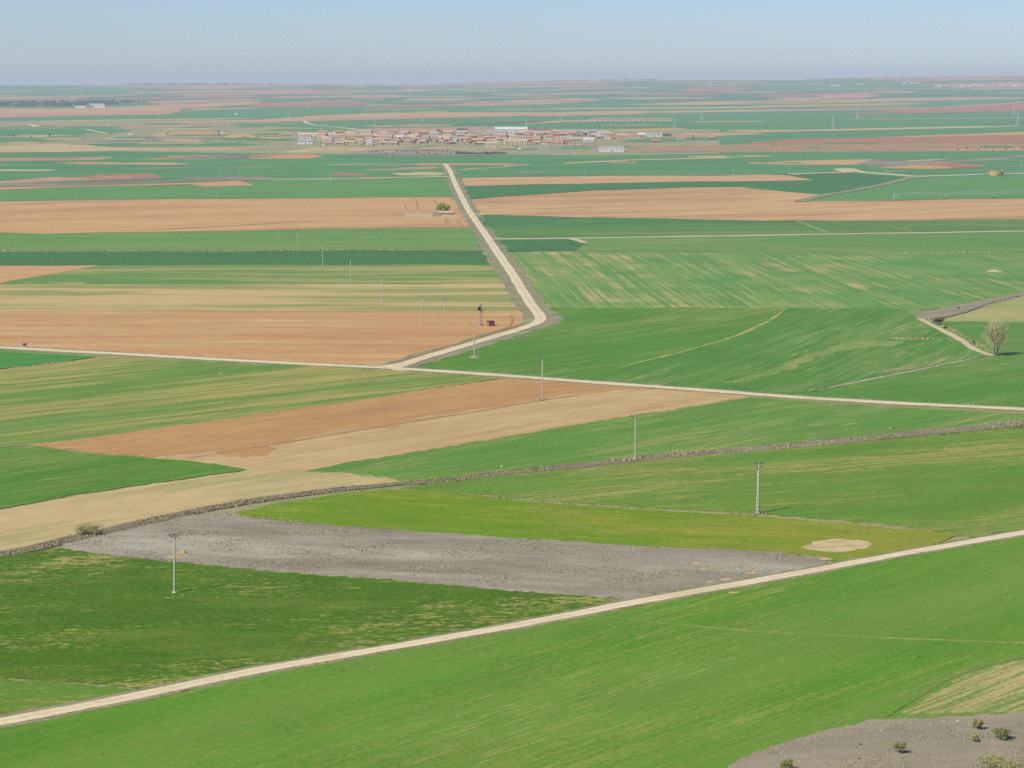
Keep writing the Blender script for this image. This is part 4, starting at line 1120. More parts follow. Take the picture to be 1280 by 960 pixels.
def arm_flat():
    b = MB()
    b.box(-1.45, 1.45, -0.06, 0.06, 10.32, 10.46)
    for s in (-1, 1):
        b.bar((s * 0.9, 0, 10.35), (s * 0.12, 0, 9.7), 0.04)
    b.box(-0.7, 0.7, -0.1, 0.1, 9.45, 9.55)
    return b.mesh('crossarm')


ARMS = {'tri': arm_tri(), 'flat': arm_flat()}
ins = MB().lathe([(0, .03), (.05, .1), (.1, .05), (.15, .1), (.2, .05), (.26, .1), (.32, .04)], 6).mesh('insulator')
foot = MB().lathe([(-0.2, .55), (0.12, .5), (0.2, .38)], 6).mesh('footing')
for me, m in ((POST, M_CONC), (ARMS['tri'], M_STEEL), (ARMS['flat'], M_STEEL), (ins, M_GLASS), (foot, M_CONC)):
    me.materials.append(m)


def pole(px, py, top, label, arm='tri', rz=0.0, lean=0.0):
    loc = P3(px, py)
    h = (py - top) * mpp(math.hypot(loc[1], H)) * 1.0
    s = max(0.6, min(1.4, h / (10.9 if arm == 'tri' else 10.45)))
    t = thing('power_pole', label, 'pole', loc, rz, 'concrete power poles crossing the fields')
    t.rotation_euler = (0, lean, rz)
    t.scale = (1.0 + (s - 1) * 0.5, 1.0 + (s - 1) * 0.5, s)
    p = link('post', POST, None, t); p.scale = (1.55, 1.55, 1) if px == 947 else (1, 1, 1); p.rotation_euler = (0, 0, -0.55 - rz)
    link('footing', foot, None, t)
    link('crossarm', ARMS[arm], None, t)
    for x in ((-1.35, 0, 1.35) if arm == 'tri' else (-1.35, 0, 1.35)):
        i = link('insulator', ins, None, t); i.location = (x, 0, 10.93 if arm == 'tri' else 10.46)
    return t


for a in [
    (218, 741, 667, 'pole in the dark green wheat field, nearest to the left edge', 'tri', 0.9, 0.03),
    (947, 641.5, 578, 'tallest looking pole, flat crossarm, on the lime green field edge', 'flat', 0.5, 0.01),
    (794, 573, 518, 'pole standing in the weedy ditch among straw reeds', 'tri', 0.5),
    (678, 500, 446, 'pole in the brown plough land beside the second track', 'tri', 0.5),
    (593, 446, 405, 'pole on a small earth ring in the field inside the road bend', 'tri', 0.5),
    (556, 405.5, 373, 'white pole in the orange plough land, right of a thin grey one', 'flat', 0.5),
    (527.5, 406, 370, 'thin grey pole in the orange plough land', 'tri', 1.2),
    (477.5, 377, 344, 'pole in the straw banded field, first left of the orange plough poles', 'tri', 0.9),
    (438.5, 352, 321, 'pole at the foot of the olive banded strip', 'tri', 0.9),
    (403.5, 331, 303.5, 'pole at the lower edge of the dark green band', 'tri', 0.9),
    (372.5, 312, 288, 'pole on the pale grass line above the dark green band', 'tri', 0.9),
    (348.5, 298, 286, 'pole in the middle of the mid green band', 'tri', 0.9),
    (326, 283, 265, 'pole in the lower tan field left of the ruined farmstead', 'tri', 0.9),
    (270.5, 247.5, 234, 'pole in the green band, right of two taller poles', 'tri', 0.9),
    (258.5, 241, 227, 'white pole below the small tan patch at left', 'tri', 0.9),
    (247.5, 232, 215, 'pole at the left end of the small tan patch', 'tri', 0.9),
    (274.5, 225, 212, 'pole on the grey strip above the small tan patch', 'tri', 0.9),
    (299.5, 219.5, 205, 'pole at left in the green field above grey strip', 'tri', 0.9),
    (323, 213.5, 200, 'farthest pole of the left line toward the village', 'tri', 0.9),
    (413.5, 230, 216, 'pole beside the small red field left of the road end', 'tri', 0.9),
    (730.5, 229, 211, 'pole on the narrow tan strip right of the long road', 'tri', 0.3),
    (917, 219.5, 208, 'pole above the right part of the narrow tan strip', 'tri', 0.3),
    (987, 217, 205, 'pole at the winding path right of the tan strip', 'tri', 0.3),
    (1276.5, 212.5, 199.5, 'pole at the right edge beside the ruined hut', 'tri', 0.3),
]:
    pole(*a)
o = mound(593, 446.3, 4.2, 9.0, .18, plain_mat('ring_earth', srgb(168, 158, 126), vary=0.2), 'earth ring at the foot of the pole inside the road bend', 41)
o = mound(678, 500.3, 3.0, 6.0, .15, plain_mat('weed_foot', srgb(112, 118, 72), vary=0.2), 'weedy ring at the foot of the plough land pole', 42)
for px, py in ((593, 446), (678, 500), (947, 641.5)):
    p = P(px, py)
    pts = [(p[0] + random.gauss(0, 1.0), p[1] + random.gauss(0, 0.7), elev(*p)) for _ in range(30)]
    tufts('dry_weeds', pts, 0.4, 0.2, T_GREY, {593: 'weeds round the pole inside the road bend', 678: 'weeds round the plough land pole', 947: 'weeds round the tall flat armed pole'}[px], 'weeds')

# transformer pole: steel lattice mast, dark transformer, concrete plinth and footing
loc = P3(601.5, 407)
t = thing('transformer_mast', 'lattice mast with a dark transformer near the road bend', 'mast', loc, 0.3)
b = MB()
hh, w0, w1 = 8.4, 0.42, 0.24
for sx in (-1, 1):
    for sy in (-1, 1):
        b.bar((sx * w0, sy * w0, 0.3), (sx * w1, sy * w1, hh), 0.05)
for k in range(9):
    z0, z1 = 0.3 + k * 0.9, 0.3 + (k + 1) * 0.9
    a0, a1 = w0 + (w1 - w0) * z0 / hh, w0 + (w1 - w0) * z1 / hh
    s = 1 if k % 2 else -1
    for q in (-1, 1):
        b.bar((s * a0, q * a0, z0), (-s * a1, q * a1, z1), 0.03)
        b.bar((q * a0, s * a0, z0), (q * a1, -s * a1, z1), 0.03)
b.build('mast', M_STEEL, t)
tr = MB().box(-1.15, -0.35, -0.45, 0.45, 6.0, 7.3).box(-1.2, 1.0, -0.5, 0.5, 5.85, 5.98).build('transformer', M_DARK, t)
for x in (-1.0, -0.75, -0.5):
    i = link('insulator', ins, None, tr); i.location = (x, 0, 7.28)
MB().box(-1.1, 1.1, -0.06, 0.06, 8.3, 8.42).bar((-0.6, 0, 8.3), (-0.15, 0, 7.6), .04).bar((0.6, 0, 8.3), (0.15, 0, 7.6), .04).build('crossarm', M_STEEL, t)
MB().box(-0.62, 0.62, -0.62, 0.62, -0.2, 0.85).build('plinth', plain_mat('orange_plinth', srgb(206, 140, 104), vary=0.15), t)
MB().box(-1.7, 1.7, -1.5, 1.2, -0.3, 0.12).build('footing', M_CONC, t)
# pump hut beside it
loc = P3(613, 408)
t = thing('pump_hut', 'small reddish brick hut on a slab beside the transformer mast', 'hut', loc, 0.55)
MB().box(-1.3, 1.3, -1.0, 1.0, 0.0, 2.0).build('wall', plain_mat('red_brick', srgb(186, 124, 96), vary=0.15, scale=3), t)
MB().box(-1.45, 1.45, -1.15, 1.15, 2.0, 2.14).build('roof', plain_mat('slab_roof', srgb(120, 84, 76), vary=0.15), t)
MB().box(-0.4, 0.45, -1.05, -1.0, 0.05, 1.75).build('door', plain_mat('violet_door', srgb(150, 140, 166), vary=0.1), t)
MB().box(-1.9, 1.7, -1.8, 1.4, -0.3, 0.1).build('slab', M_CONC, t)
tag(MB().box(-1.5, 1.5, -0.4, 0.4, 0, 0.35).box(-0.6, 0.5, -0.35, 0.3, 0.35, 0.6).build('concrete_rubble', M_CONC), 'low concrete rubble left of the transformer mast', 'rubble').location = P3(594, 406.6)

# ------------------------------------------------------------------ lattice pylons far off
M_PYL = plain_mat('pylon_steel', srgb(206, 214, 218), vary=0.08, rough=0.6, metal=0.1)


def pylon_meshes():
    b = MB()
    h = 24.0
    prof = [(0, 2.4), (6, 1.75), (12, 1.1), (17, 0.75), (h, 0.35)]
    for (z0, a0), (z1, a1) in zip(prof, prof[1:]):
        for sx in (-1, 1):
            for sy in (-1, 1):
                b.bar((sx * a0, sy * a0, z0), (sx * a1, sy * a1, z1), 0.2)
        n = 2
        for k in range(n):
            za, zb = z0 + (z1 - z0) * k / n, z0 + (z1 - z0) * (k + 1) / n
            ea, eb = a0 + (a1 - a0) * k / n, a0 + (a1 - a0) * (k + 1) / n
            for q in (-1, 1):
                b.bar((-ea, q * ea, za), (eb, q * eb, zb), 0.11); b.bar((ea, q * ea, za), (-eb, q * eb, zb), 0.11)
                b.bar((q * ea, -ea, za), (q * eb, eb, zb), 0.11)
    tower = b.mesh('lattice_tower')
    c = MB()
    for s in (-1, 1):
        c.bar((s * 0.5, 0, 18.6), (s * 4.2, 0, 18.2), 0.16, 0.1); c.bar((s * 0.4, 0, 19.6), (s * 4.2, 0, 18.2), 0.12)
    lower = c.mesh('crossarm')
    c = MB()
    c.bar((0.3, 0, 21.8), (3.4, 0, 21.5), 0.16, 0.1); c.bar((0.3, 0, 22.7), (3.4, 0, 21.5), 0.12)
    upper = c.mesh('crossarm')
    for m in (tower, lower, upper):
        m.materials.append(M_PYL)
    return tower, lower, upper


PY = pylon_meshes()
for px, py, top, lab in [
    (1041, 161.5, 145, 'pylon above the red field, left of two on the right half'), (1072, 148.5, 132.5, 'pylon second from left of the right half, higher on the plain'), (1267, 143.5, 129.5, 'upper one of the two pylons at the right edge'), (1272, 157.5, 141, 'lower one of the two pylons at the right edge'),
    (843, 162, 145.5, 'pylon just right of the long red roofed shed'), (877, 150.5, 138, 'pylon right of and beyond the long red roofed shed'), (658, 160, 147.5, 'pylon behind the white warehouse of the village'), (700.5, 151.5, 138.5, 'pylon left of the long red roofed shed'),
    (528.5, 153.5, 140, 'pylon behind the church'), (468.5, 160, 150, 'pylon behind the left half of the village'), (361, 152.5, 141.5, 'pylon left of the winding pale path'), (198.5, 152.5, 141.5, 'pylon on the far plain second from left'), (136, 162.5, 154, 'pylon left of the small white cabin'), (26.5, 154.5, 145.5, 'leftmost pylon on the far plain')]:
    loc = P3(px, py)
    s = (py - top) * mpp(loc[1]) / 24.0
    t = thing('lattice_pylon', lab, 'pylon', loc, 0.5, 'lattice pylons beyond the village')
    t.scale = (1, 1, s) if s > 1 else (s, s, s)
    for k, n in enumerate(('lattice_tower', 'crossarm', 'crossarm')):
        link(n, PY[k], None, t)

# ------------------------------------------------------------------ irrigation boom
M_GALV = plain_mat('boom_steel', srgb(186, 206, 206), vary=0.08, rough=0.5)
x0, y0, z0 = P3(1119, 250)
xe, ye, ze = P3(1420, 244.5)
L = math.hypot(xe - x0, ye - y0)
t = thing('irrigation_boom', 'long centre pivot irrigation boom in the pale green field', 'irrigation boom', (x0, y0, z0), math.atan2(ye - y0, xe - x0))
b = MB()
for s in (-1, 1):
    for q in (-1, 1):
        b.bar((s * 2.3, q * 2.3, 0), (s * 0.3, q * 0.3, 5.0), 0.18)
for z, a in ((1.6, 1.66), (3.2, 1.02)):
    for s in (-1, 1):
        b.bar((-a, s * a, z), (a, s * a, z), 0.1); b.bar((s * a, -a, z), (s * a, a, z), 0.1)
b.build('pivot_pyramid', M_GALV, t)
ns = max(3, round(L / 46))
sp = L / ns
for k in range(ns):
    b = MB()
    xs = [k * sp + sp * j / 8 for j in range(9)]
    zs = [3.9 + 1.5 * (1 - ((j - 4) / 4) ** 2) for j in range(9)]
    for j in range(8):
        b.bar((xs[j], 0, zs[j]), (xs[j + 1], 0, zs[j + 1]), 0.16)
    for j in range(1, 8):
        for q in (-1, 1):
            b.bar((xs[j], 0, zs[j]), (xs[j], q * 0.8, zs[j] - 1.2), 0.06)
    for j in range(1, 7):
        for q in (-1, 1):
            b.bar((xs[j], q * 0.8, zs[j] - 1.2), (xs[j + 1], q * 0.8, zs[j + 1] - 1.2), 0.05)
    b.build('span', M_GALV, t)
    xk = (k + 1) * sp
    b = MB()
    for q in (-1, 1):
        b.bar((xk, q * 1.6, 0.6), (xk, 0, 3.9), 0.11)
    b.bar((xk, -1.6, 0.7), (xk, 1.6, 0.7), 0.11)
    tw = b.build('wheel_tower', M_GALV, t)
    for q in (-1, 1):
        w = MB().lathe([(-0.15, 0.62), (0.15, 0.62)], 10).build('wheel', M_DARK, tw)
        w.location = (xk, q * 1.6, 0.62); w.rotation_euler = (0, math.pi / 2, 0)

# ------------------------------------------------------------------ round ruined hut and farmstead
M_ADOBE = plain_mat('adobe', srgb(214, 178, 122), vary=0.15, scale=0.8)
M_RUBBLE = plain_mat('rubble_wall', srgb(222, 212, 182), vary=0.2, scale=0.7)
M_GROOF = plain_mat('grey_sheet_roof', srgb(178, 178, 160), vary=0.12, scale=0.5)
loc = P3(1245.5, 219.5)
t = thing('ruined_hut', 'round roofless ochre adobe dovecote ruin at the right', 'ruin', loc, 0)
rr = 6.6
b = MB()
N = 20
rim = [4.4 + 0.5 * math.sin(k * 1.7) + (-1.2 if k in (4, 5, 6) else 0) for k in range(N)]
for k in range(N):
    a0, a1 = 2 * math.pi * k / N, 2 * math.pi * (k + 1) / N
    r0, r1, z0, z1 = rr, rr - 0.9, rim[k], rim[(k + 1) % N]
    v = []
    for a, z in ((a0, z0), (a1, z1)):
        v += [(r0 * math.cos(a), r0 * math.sin(a), -0.4), (r0 * math.cos(a), r0 * math.sin(a), z), (r1 * math.cos(a), r1 * math.sin(a), z), (r1 * math.cos(a), r1 * math.sin(a), -0.4)]
    b.poly(v, [(0, 1, 5, 4), (1, 2, 6, 5), (2, 3, 7, 6)])
b.build('wall', M_ADOBE, t)
MB().box(-0.2, 1.0, -6.72, -6.4, 0, 1.9).build('doorway', M_DARK, t)

def ruin_wall(px0, px1, py, h, label, mat, gaps=3, seed=1):
    rr = random.Random(seed)
    a, c = P(px0, py), P(px1, py)
    n = 7
    b = MB()
    hs = [1.5 * h * rr.uniform(0.6, 1.05) for _ in range(n + 1)]
    Lw = c[0] - a[0]
    for k in range(n):
        b.poly([(Lw * k / n, -0.35, -0.3), (Lw * (k + 1) / n, -0.35, -0.3), (Lw * (k + 1) / n, 0.35, -0.3), (Lw * k / n, 0.35, -0.3),
                (Lw * k / n, -0.3, hs[k]), (Lw * (k + 1) / n, -0.3, hs[k + 1]), (Lw * (k + 1) / n, 0.3, hs[k + 1]), (Lw * k / n, 0.3, hs[k])],
               [(4, 5, 6, 7), (0, 1, 5, 4), (2, 3, 7, 6), (1, 2, 6, 5), (3, 0, 4, 7)])
    o = b.build('ruined_wall', mat)
    o.location = (a[0], a[1], elev(*a))
    return tag(o, label, 'wall')


ruin_wall(507, 519, 271.6, 1.8, 'low ruined wall at the left end of the farmstead', M_RUBBLE, seed=2)
ruin_wall(519, 528, 271.2, 2.4, 'broken pale wall in the middle left of the farmstead', M_RUBBLE, seed=3)
ruin_wall(529, 540, 271.6, 1.9, 'low ruined wall in the middle of the farmstead', M_RUBBLE, seed=4)
ruin_wall(541, 551, 270.6, 1.8, 'grey ruined wall left of the farmstead barn', plain_mat('grey_rubble', srgb(178, 172, 160), vary=0.15), seed=5)
ruin_wall(553, 572, 271.0, 0.9, 'low pale wall in front of the farmstead barn', M_RUBBLE, seed=6)


# ------------------------------------------------------------------ buildings
WALLS = {k: plain_mat('wall_' + k, srgb(*c), vary=0.08, scale=0.3) for k, c in dict(white=(240, 238, 232), cream=(232, 216, 178), tan=(206, 176, 136), brown=(172, 132, 104), brick=(190, 120, 92), grey=(176, 174, 168), yellow=(240, 226, 166), pink=(222, 184, 160), stone=(196, 176, 144)).items()}
ROOFS = {k: plain_mat('roof_' + k, srgb(*c), vary=0.14, scale=0.25) for k, c in dict(terracotta=(212, 148, 116), brown=(194, 160, 132), pink=(220, 182, 156), grey=(176, 178, 180), white=(228, 228, 222), dark=(96, 84, 80), straw=(204, 184, 142), maroon=(160, 104, 96)).items()}
M_WIN = plain_mat('window_dark', srgb(70, 72, 78), vary=0.1, rough=0.3)
M_DOOR = plain_mat('door_brown', srgb(104, 76, 58), vary=0.15)
WNAME = dict(white='white', cream='cream', tan='tan', brown='brown', brick='brick red', grey='grey', yellow='pale yellow', pink='pink', stone='stone')
RNAME = dict(terracotta='orange tiled', brown='brown tiled', pink='pinkish tiled', grey='grey', white='white', dark='dark', straw='straw coloured', maroon='dark red')


def gable_meshes(w, d, h, rise, ov=0.4, th=0.25):
    """walls with gable ends and a pitched roof, ridge along x, origin at the middle of the base"""
    a, c = w / 2, d / 2
    wall = MB().poly([(-a, -c, -0.5), (a, -c, -0.5), (a, c, -0.5), (-a, c, -0.5), (-a, -c, h), (a, -c, h), (a, c, h), (-a, c, h), (-a, 0, h + rise), (a, 0, h + rise)],
                     [(0, 1, 5, 4), (2, 3, 7, 6), (1, 2, 6, 9, 5), (3, 0, 4, 8, 7), (0, 3, 2, 1)])
    sl = rise / c
    e = c + ov
    ze, zr = h - sl * ov + 0.03, h + rise + 0.03
    A = a + ov
    roof = MB()
    for s in (-1, 1):
        vs = [(-A, s * e, ze), (A, s * e, ze), (A, 0, zr), (-A, 0, zr), (-A, s * e, ze + th), (A, s * e, ze + th), (A, 0, zr + th), (-A, 0, zr + th)]
        roof.poly(vs, [(0, 1, 2, 3), (4, 5, 6, 7), (0, 1, 5, 4), (1, 2, 6, 5), (3, 0, 4, 7)])
    return wall, roof


def house(px0, px1, top, base, wall, roof, label, cat='house', name='house', depth=None, rz=0.0, rise=None, wins=2, door=True, group='houses of the village', storey=None):
    x, y, z = P3((px0 + px1) / 2, base)
    m = mpp(y)
    w = (px1 - px0) * m
    htot = max(2.8, (base - top) * m)
    d = depth or min(11.0, max(5.0, w * 0.75))
    rise = min(htot * 0.38, d * 0.24) if rise is None else rise
    h = htot - rise
    t = thing(name, label, cat, (x, y + d / 2 * 0.6, z), rz, group)
    bw, br = gable_meshes(w, d, h, rise)
    bw.build('wall', WALLS[wall], t); br.build('roof', ROOFS[roof], t)
    if door:
        MB().box(-0.6, 0.6, -d / 2 - 0.06, -d / 2 + 0.02, 0, min(2.2, h * 0.75)).build('door', M_DOOR, t)
    for k in range(wins):
        xx = -w / 2 + w * (k + 0.5) / wins
        if abs(xx) < 1.2 and door:
            xx += 1.9
        z0 = h * 0.45
        MB().box(xx - 0.5, xx + 0.5, -d / 2 - 0.05, -d / 2 + 0.02, z0, z0 + min(1.3, h * 0.35)).build('window', M_WIN, t)
    return t


B = [
    (372, 420, 166.6, 170.4, 'white', 'white', 'long low white shed at the left end of the village', dict(depth=10, rise=1.2, wins=5)),
    (374.5, 389, 167.8, 173, 'white', 'terracotta', 'orange roofed house at the left end of the village', {}),
    (395, 405, 168.4, 172.6, 'tan', 'brown', 'ochre house before the long low white shed', {}),
    (420, 443, 167.4, 173.4, 'cream', 'terracotta', 'long orange roofed house at the right end of the white shed', dict(depth=11, wins=4)),
    (373, 391, 174.4, 180, 'white', 'grey', 'grey roofed white barn at the village left front', dict(depth=11)),
    (428, 442, 175.6, 180.4, 'cream', 'straw', 'straw coloured barn in the village left front', {}),
    (444, 466, 167.6, 173.5, 'tan', 'brown', 'wide brown roofed house left of the tall white house', dict(wins=4)),
    (457.5, 465.5, 171.6, 181.2, 'white', 'pink', 'tall white house in the left half of the village', dict(wins=2)),
    (471, 484, 169.2, 175, 'white', 'terracotta', 'bright orange roofed white house right of the tall white house', {}),
    (475, 492, 165.6, 169, 'white', 'straw', 'pale long barn behind the bright orange roof', dict(wins=3)),
    (495, 503.5, 169.8, 173.4, 'white', 'white', 'small white house right of the bright orange roof', {}),
    (487, 497, 176.6, 181, 'cream', 'straw', 'beige house in front of the bright orange roof', {}),
    (527, 545, 163.2, 166.4, 'tan', 'straw', 'long tan barn left of the church tower', dict(depth=10)),
    (548, 563, 169.8, 175.6, 'cream', 'pink', 'cream house in front of the church', dict(wins=4)),
    (562.5, 572, 169.6, 177.4, 'white', 'brown', 'tall white building right of the church front', dict(wins=4)),
    (571.5, 585, 160.6, 164.6, 'white', 'dark', 'dark roofed barn right of the church', dict(depth=12)),
    (608, 632, 163, 168, 'white', 'grey', 'lower wing of the big white warehouse', dict(depth=16, wins=4)),
    (619, 659, 158.8, 166, 'white', 'white', 'big white warehouse at the back of the village', dict(depth=18, wins=6)),
    (607, 620, 177.4, 183.4, 'cream', 'straw', 'cream house left of the pale yellow terrace', {}),
    (659, 688, 161, 165.4, 'white', 'maroon', 'long dark red roofed shed beside the big white warehouse', dict(depth=11)),
    (692, 720, 162.8, 166.2, 'white', 'grey', 'long grey shed right of the dark red shed', dict(depth=11)),
    (721, 746, 162.6, 166.2, 'grey', 'grey', 'grey shed third right of the big white warehouse', dict(depth=11)),
    (746, 764, 165.2, 169.4, 'cream', 'straw', 'pale tan shed right of the row of grey sheds', dict(depth=10)),
    (700, 716, 170.4, 175.2, 'white', 'grey', 'metal roofed white barn in the village right half', {}),
    (712, 727, 172.2, 177.2, 'tan', 'straw', 'tan barn beside the metal roofed white barn', {}),
    (729, 742, 172.8, 177.4, 'white', 'white', 'white round topped shed by the white chimney', {}),
    (673.5, 685.5, 179.6, 183.2, 'white', 'pink', 'small white cottage right of the pale yellow terrace', {}),
    (763, 771, 169.8, 175, 'tan', 'terracotta', 'reddish house right of the white chimney', {}),
    (771, 787, 167.4, 172.4, 'pink', 'pink', 'wide pink house on the village right side', {}),
    (787, 801, 168.2, 172, 'cream', 'terracotta', 'red roofed long house on the village right side', {}),
    (797, 808, 166.2, 170.6, 'white', 'white', 'white house behind the red roofed long house', {}),
    (810, 828, 166.2, 171, 'white', 'grey', 'white shed with grey roof near the village right end', dict(depth=10)),
    (829, 839, 167.2, 170.8, 'brown', 'dark', 'dark barn at the right end of the village', {}),
    (813.5, 825, 174.6, 178, 'brown', 'brown', 'brown barn standing apart below the village right end', {}),
    (846, 857, 171.4, 174.8, 'white', 'terracotta', 'lone red roofed cottage right of the village', {}),
    (885, 892.5, 171, 174.4, 'brick', 'brown', 'lone brick shed farthest right of the village', {}),
    (749, 780, 183.6, 190, 'white', 'white', 'white flat roofed hall standing in front of the village', dict(depth=12, rise=0.6, wins=5)),
    (526, 541, 185.4, 189.4, 'stone', 'brown', 'stone hut among grey scrub in front of the village', {}),
    (549, 566.5, 264.2, 269.8, 'stone', 'straw', 'long stone barn of the ruined farmstead', dict(depth=6, rise=1.0, wins=0, door=False, rz=-0.05)),
    (94, 107.5, 132.6, 135.2, 'white', 'white', 'leftmost of three white barns on the far plain', dict(depth=16)),
    (112.5, 130.5, 129.8, 132.2, 'white', 'white', 'upper right one of three white barns on the far plain', dict(depth=16)),
    (117, 131.5, 132.6, 135.2, 'white', 'white', 'lower right one of three white barns on the far plain', dict(depth=16)),
    (161.5, 166, 167.6, 170.6, 'white', 'white', 'small white cabin alone on the left plain', {}),
    (275, 280, 165.6, 168.8, 'white', 'white', 'small white cabin beside a dark tree left of the village', {}),
    (293.5, 297, 142, 143.8, 'white', 'white', 'tiny white house far off left of the village', {}),
    (61, 65.5, 120.4, 122.2, 'cream', 'straw', 'tiny pale house beyond the dark wood', {}),
    (737, 744, 148.4, 151, 'white', 'grey', 'white annex at the left end of the long red roofed shed', {}),
    (640.5, 646, 140.2, 142.6, 'grey', 'grey', 'small grey barn far behind the warehouse', {}),
    (886, 892, 105.8, 107.8, 'white', 'grey', 'small white barn on the far red slope', {}),
    (1038, 1051, 106.2, 108, 'white', 'pink', 'long pale barn far off, left of the skyline hamlet', {}),
    (1068, 1079, 104.8, 106.4, 'pink', 'pink', 'pinkish barn far off left of the skyline hamlet', {}),
    (1129, 1133, 102.8, 105.2, 'white', 'white', 'white house below the right skyline', {}),
    (1137, 1150, 102.4, 104.6, 'white', 'grey', 'pale green grey shed below the right skyline', {}),
    (509, 513, 112.2, 113.8, 'white', 'white', 'tiny white house under the skyline above the village', {}),
    (382, 386, 133.6, 134.8, 'cream', 'pink', 'tiny pale house on the far plain above the village left end', {}),
    (648, 650.5, 185.6, 189.2, 'white', 'white', 'slim white shed in front of the pale yellow terrace', dict(wins=0)),
    (100, 104, 172.2, 173.4, 'tan', 'pink', 'tiny tan hut on the left plain', dict(wins=0)),
]
for px0, px1, top, base, w, r, lab, kw in B:
    kw = dict(kw)
    cat = 'barn' if any(k in lab for k in ('barn', 'shed', 'warehouse')) else ('house' if 'hut' not in lab else 'hut')
    nm = {'barn': 'barn', 'house': 'house', 'hut': 'hut'}[cat]
    big = (px1 - px0) * mpp(P(px0, base)[1])
    kw.setdefault('wins', 2 if base > 150 else 0)
    kw.setdefault('door', base > 150)
    kw['group'] = 'village houses and barns' if 158 < base < 192 and 365 < px0 < 900 else 'lone farm buildings on the plain'
    house(px0, px1, top, base, w, r, lab, cat=cat, name=nm, **kw)

# long red roofed poultry shed
x, y, z = P3(791, 151.2)
m = mpp(y)
w, d = 96 * m, 14
t = thing('long_shed', 'very long low shed with a red roof behind the village', 'barn', (x, y, z), -0.01)
bw, br = gable_meshes(w, d, 3.4, 2.4, 0.5)
bw.build('wall', WALLS['white'], t); br.build('roof', ROOFS['terracotta'], t)
for k in range(14):
    xx = -w / 2 + w * (k + 0.5) / 14
    MB().box(xx - 2.6, xx + 2.6, -d / 2 - 0.06, -d / 2 + 0.02, 1.3, 2.5).build('window', M_WIN, t)
MB().box(w / 2 - 0.02, w / 2 + 0.06, -2, 2, 0, 3.2).build('door', M_DARK, t)

# church
x, y, z = P3(548.5, 169.5)
m = mpp(y)
t = thing('church', 'stone village church with a square bell tower', 'church', (x, y, z), 0.05)
tw = 5.2 * m
th = 8.0 * m
MB().box(-tw / 2, tw / 2, -tw / 2, tw / 2, -0.5, th).box(-tw / 2 - .3, tw / 2 + .3, -tw / 2 - .3, tw / 2 + .3, th, th + .5).build('tower', WALLS['stone'], t)
MB().poly([(-tw / 2, -tw / 2, th + .5), (tw / 2, -tw / 2, th + .5), (tw / 2, tw / 2, th + .5), (-tw / 2, tw / 2, th + .5), (0, 0, th + 3.4)], [(0, 1, 4), (1, 2, 4), (2, 3, 4), (3, 0, 4)]).build('spire', ROOFS['brown'], t)
for s in (-1, 1):
    MB().box(s * 1.5 - .6, s * 1.5 + .6, -tw / 2 - .06, -tw / 2 + .02, th - 3.2, th - 0.8).build('belfry_opening', M_WIN, t)
bw, br = gable_meshes(15 * m, 10, 5.5, 2.6)
o1 = bw.build('nave', WALLS['stone'], t); o2 = br.build('roof', ROOFS['straw'], t)
for o in (o1, o2):
    o.location = (tw / 2 + 7.5 * m, 2, 0)
for k in range(4):
    MB().box(tw / 2 + 3 + k * 4.2, tw / 2 + 4 + k * 4.2, -3.06, -2.98, 2.4, 4.2).build('window', M_WIN, t)

# pale yellow terrace with five gabled bays
x, y, z = P3(644.5, 181.6)
m = mpp(y)
t = thing('yellow_terrace', 'pale yellow terrace of gabled houses in the village centre', 'house', (x, y, z), 0.0, 'village houses and barns')
w, h, d = 30 * m, 5.2 * m, 9
MB().box(-w / 2, w / 2, 0.4, d, -0.5, h).build('wall', WALLS['yellow'], t)
MB().poly([(-w / 2 - .3, 0.1, h), (w / 2 + .3, 0.1, h), (w / 2 + .3, d + .3, h), (-w / 2 - .3, d + .3, h), (-w / 2 - .3, d / 2, h + 2.4), (w / 2 + .3, d / 2, h + 2.4)], [(0, 1, 5, 4), (2, 3, 4, 5), (1, 2, 5), (3, 0, 4)]).build('roof', ROOFS['pink'], t)
for k in range(5):
    xc = -w / 2 + w * (k + 0.5) / 5
    bay = MB().poly([(xc - 2.4, -0.9, -0.5), (xc + 2.4, -0.9, -0.5), (xc + 2.4, 0.5, -0.5), (xc - 2.4, 0.5, -0.5), (xc - 2.4, -0.9, h + .6), (xc + 2.4, -0.9, h + .6), (xc + 2.4, 0.5, h + .6), (xc - 2.4, 0.5, h + .6), (xc, -0.9, h + 2.4), (xc, 0.5, h + 2.4)],
                    [(0, 1, 5, 8, 4), (1, 2, 6, 5), (3, 0, 4, 7), (5, 6, 9, 8), (7, 4, 8, 9), (2, 3, 7, 9, 6)]).build('gable_bay', WALLS['yellow'], t)
    for z0 in (0.9, 3.6):
        MB().box(xc - 0.7, xc + 0.7, -0.97, -0.88, z0, z0 + 1.4).build('window', M_WIN, bay)

# water tower, chimney
x, y, z = P3(371.3, 172.6)
t = thing('water_tower', 'slim grey blue water tower at the left end of the village', 'tower', (x, y, z))
b = MB()
for s in (-1, 1):
    for q in (-1, 1):
        b.bar((s * 1.1, q * 1.1, -.3), (s * 1.0, q * 1.0, 5.2), 0.22)
b.build('leg_frame', M_CONC, t)
MB().lathe([(5.0, 1.0), (5.4, 1.5), (7.8, 1.5), (8.4, 0.4)], 12).build('tank', plain_mat('tank_blue', srgb(168, 186, 194), vary=0.1), t)
x, y, z = P3(734.3, 172)
t = thing('chimney', 'white brick chimney in the right half of the village', 'chimney', (x, y, z))
MB().lathe([(-.3, 1.5), (1.2, 1.35), (4.6, 1.1), (5.0, 1.25), (5.4, 1.25)], 10).build('stack', WALLS['white'], t)
MB().lathe([(5.4, 1.05), (5.55, 1.05)], 10).build('rim', ROOFS['dark'], t)

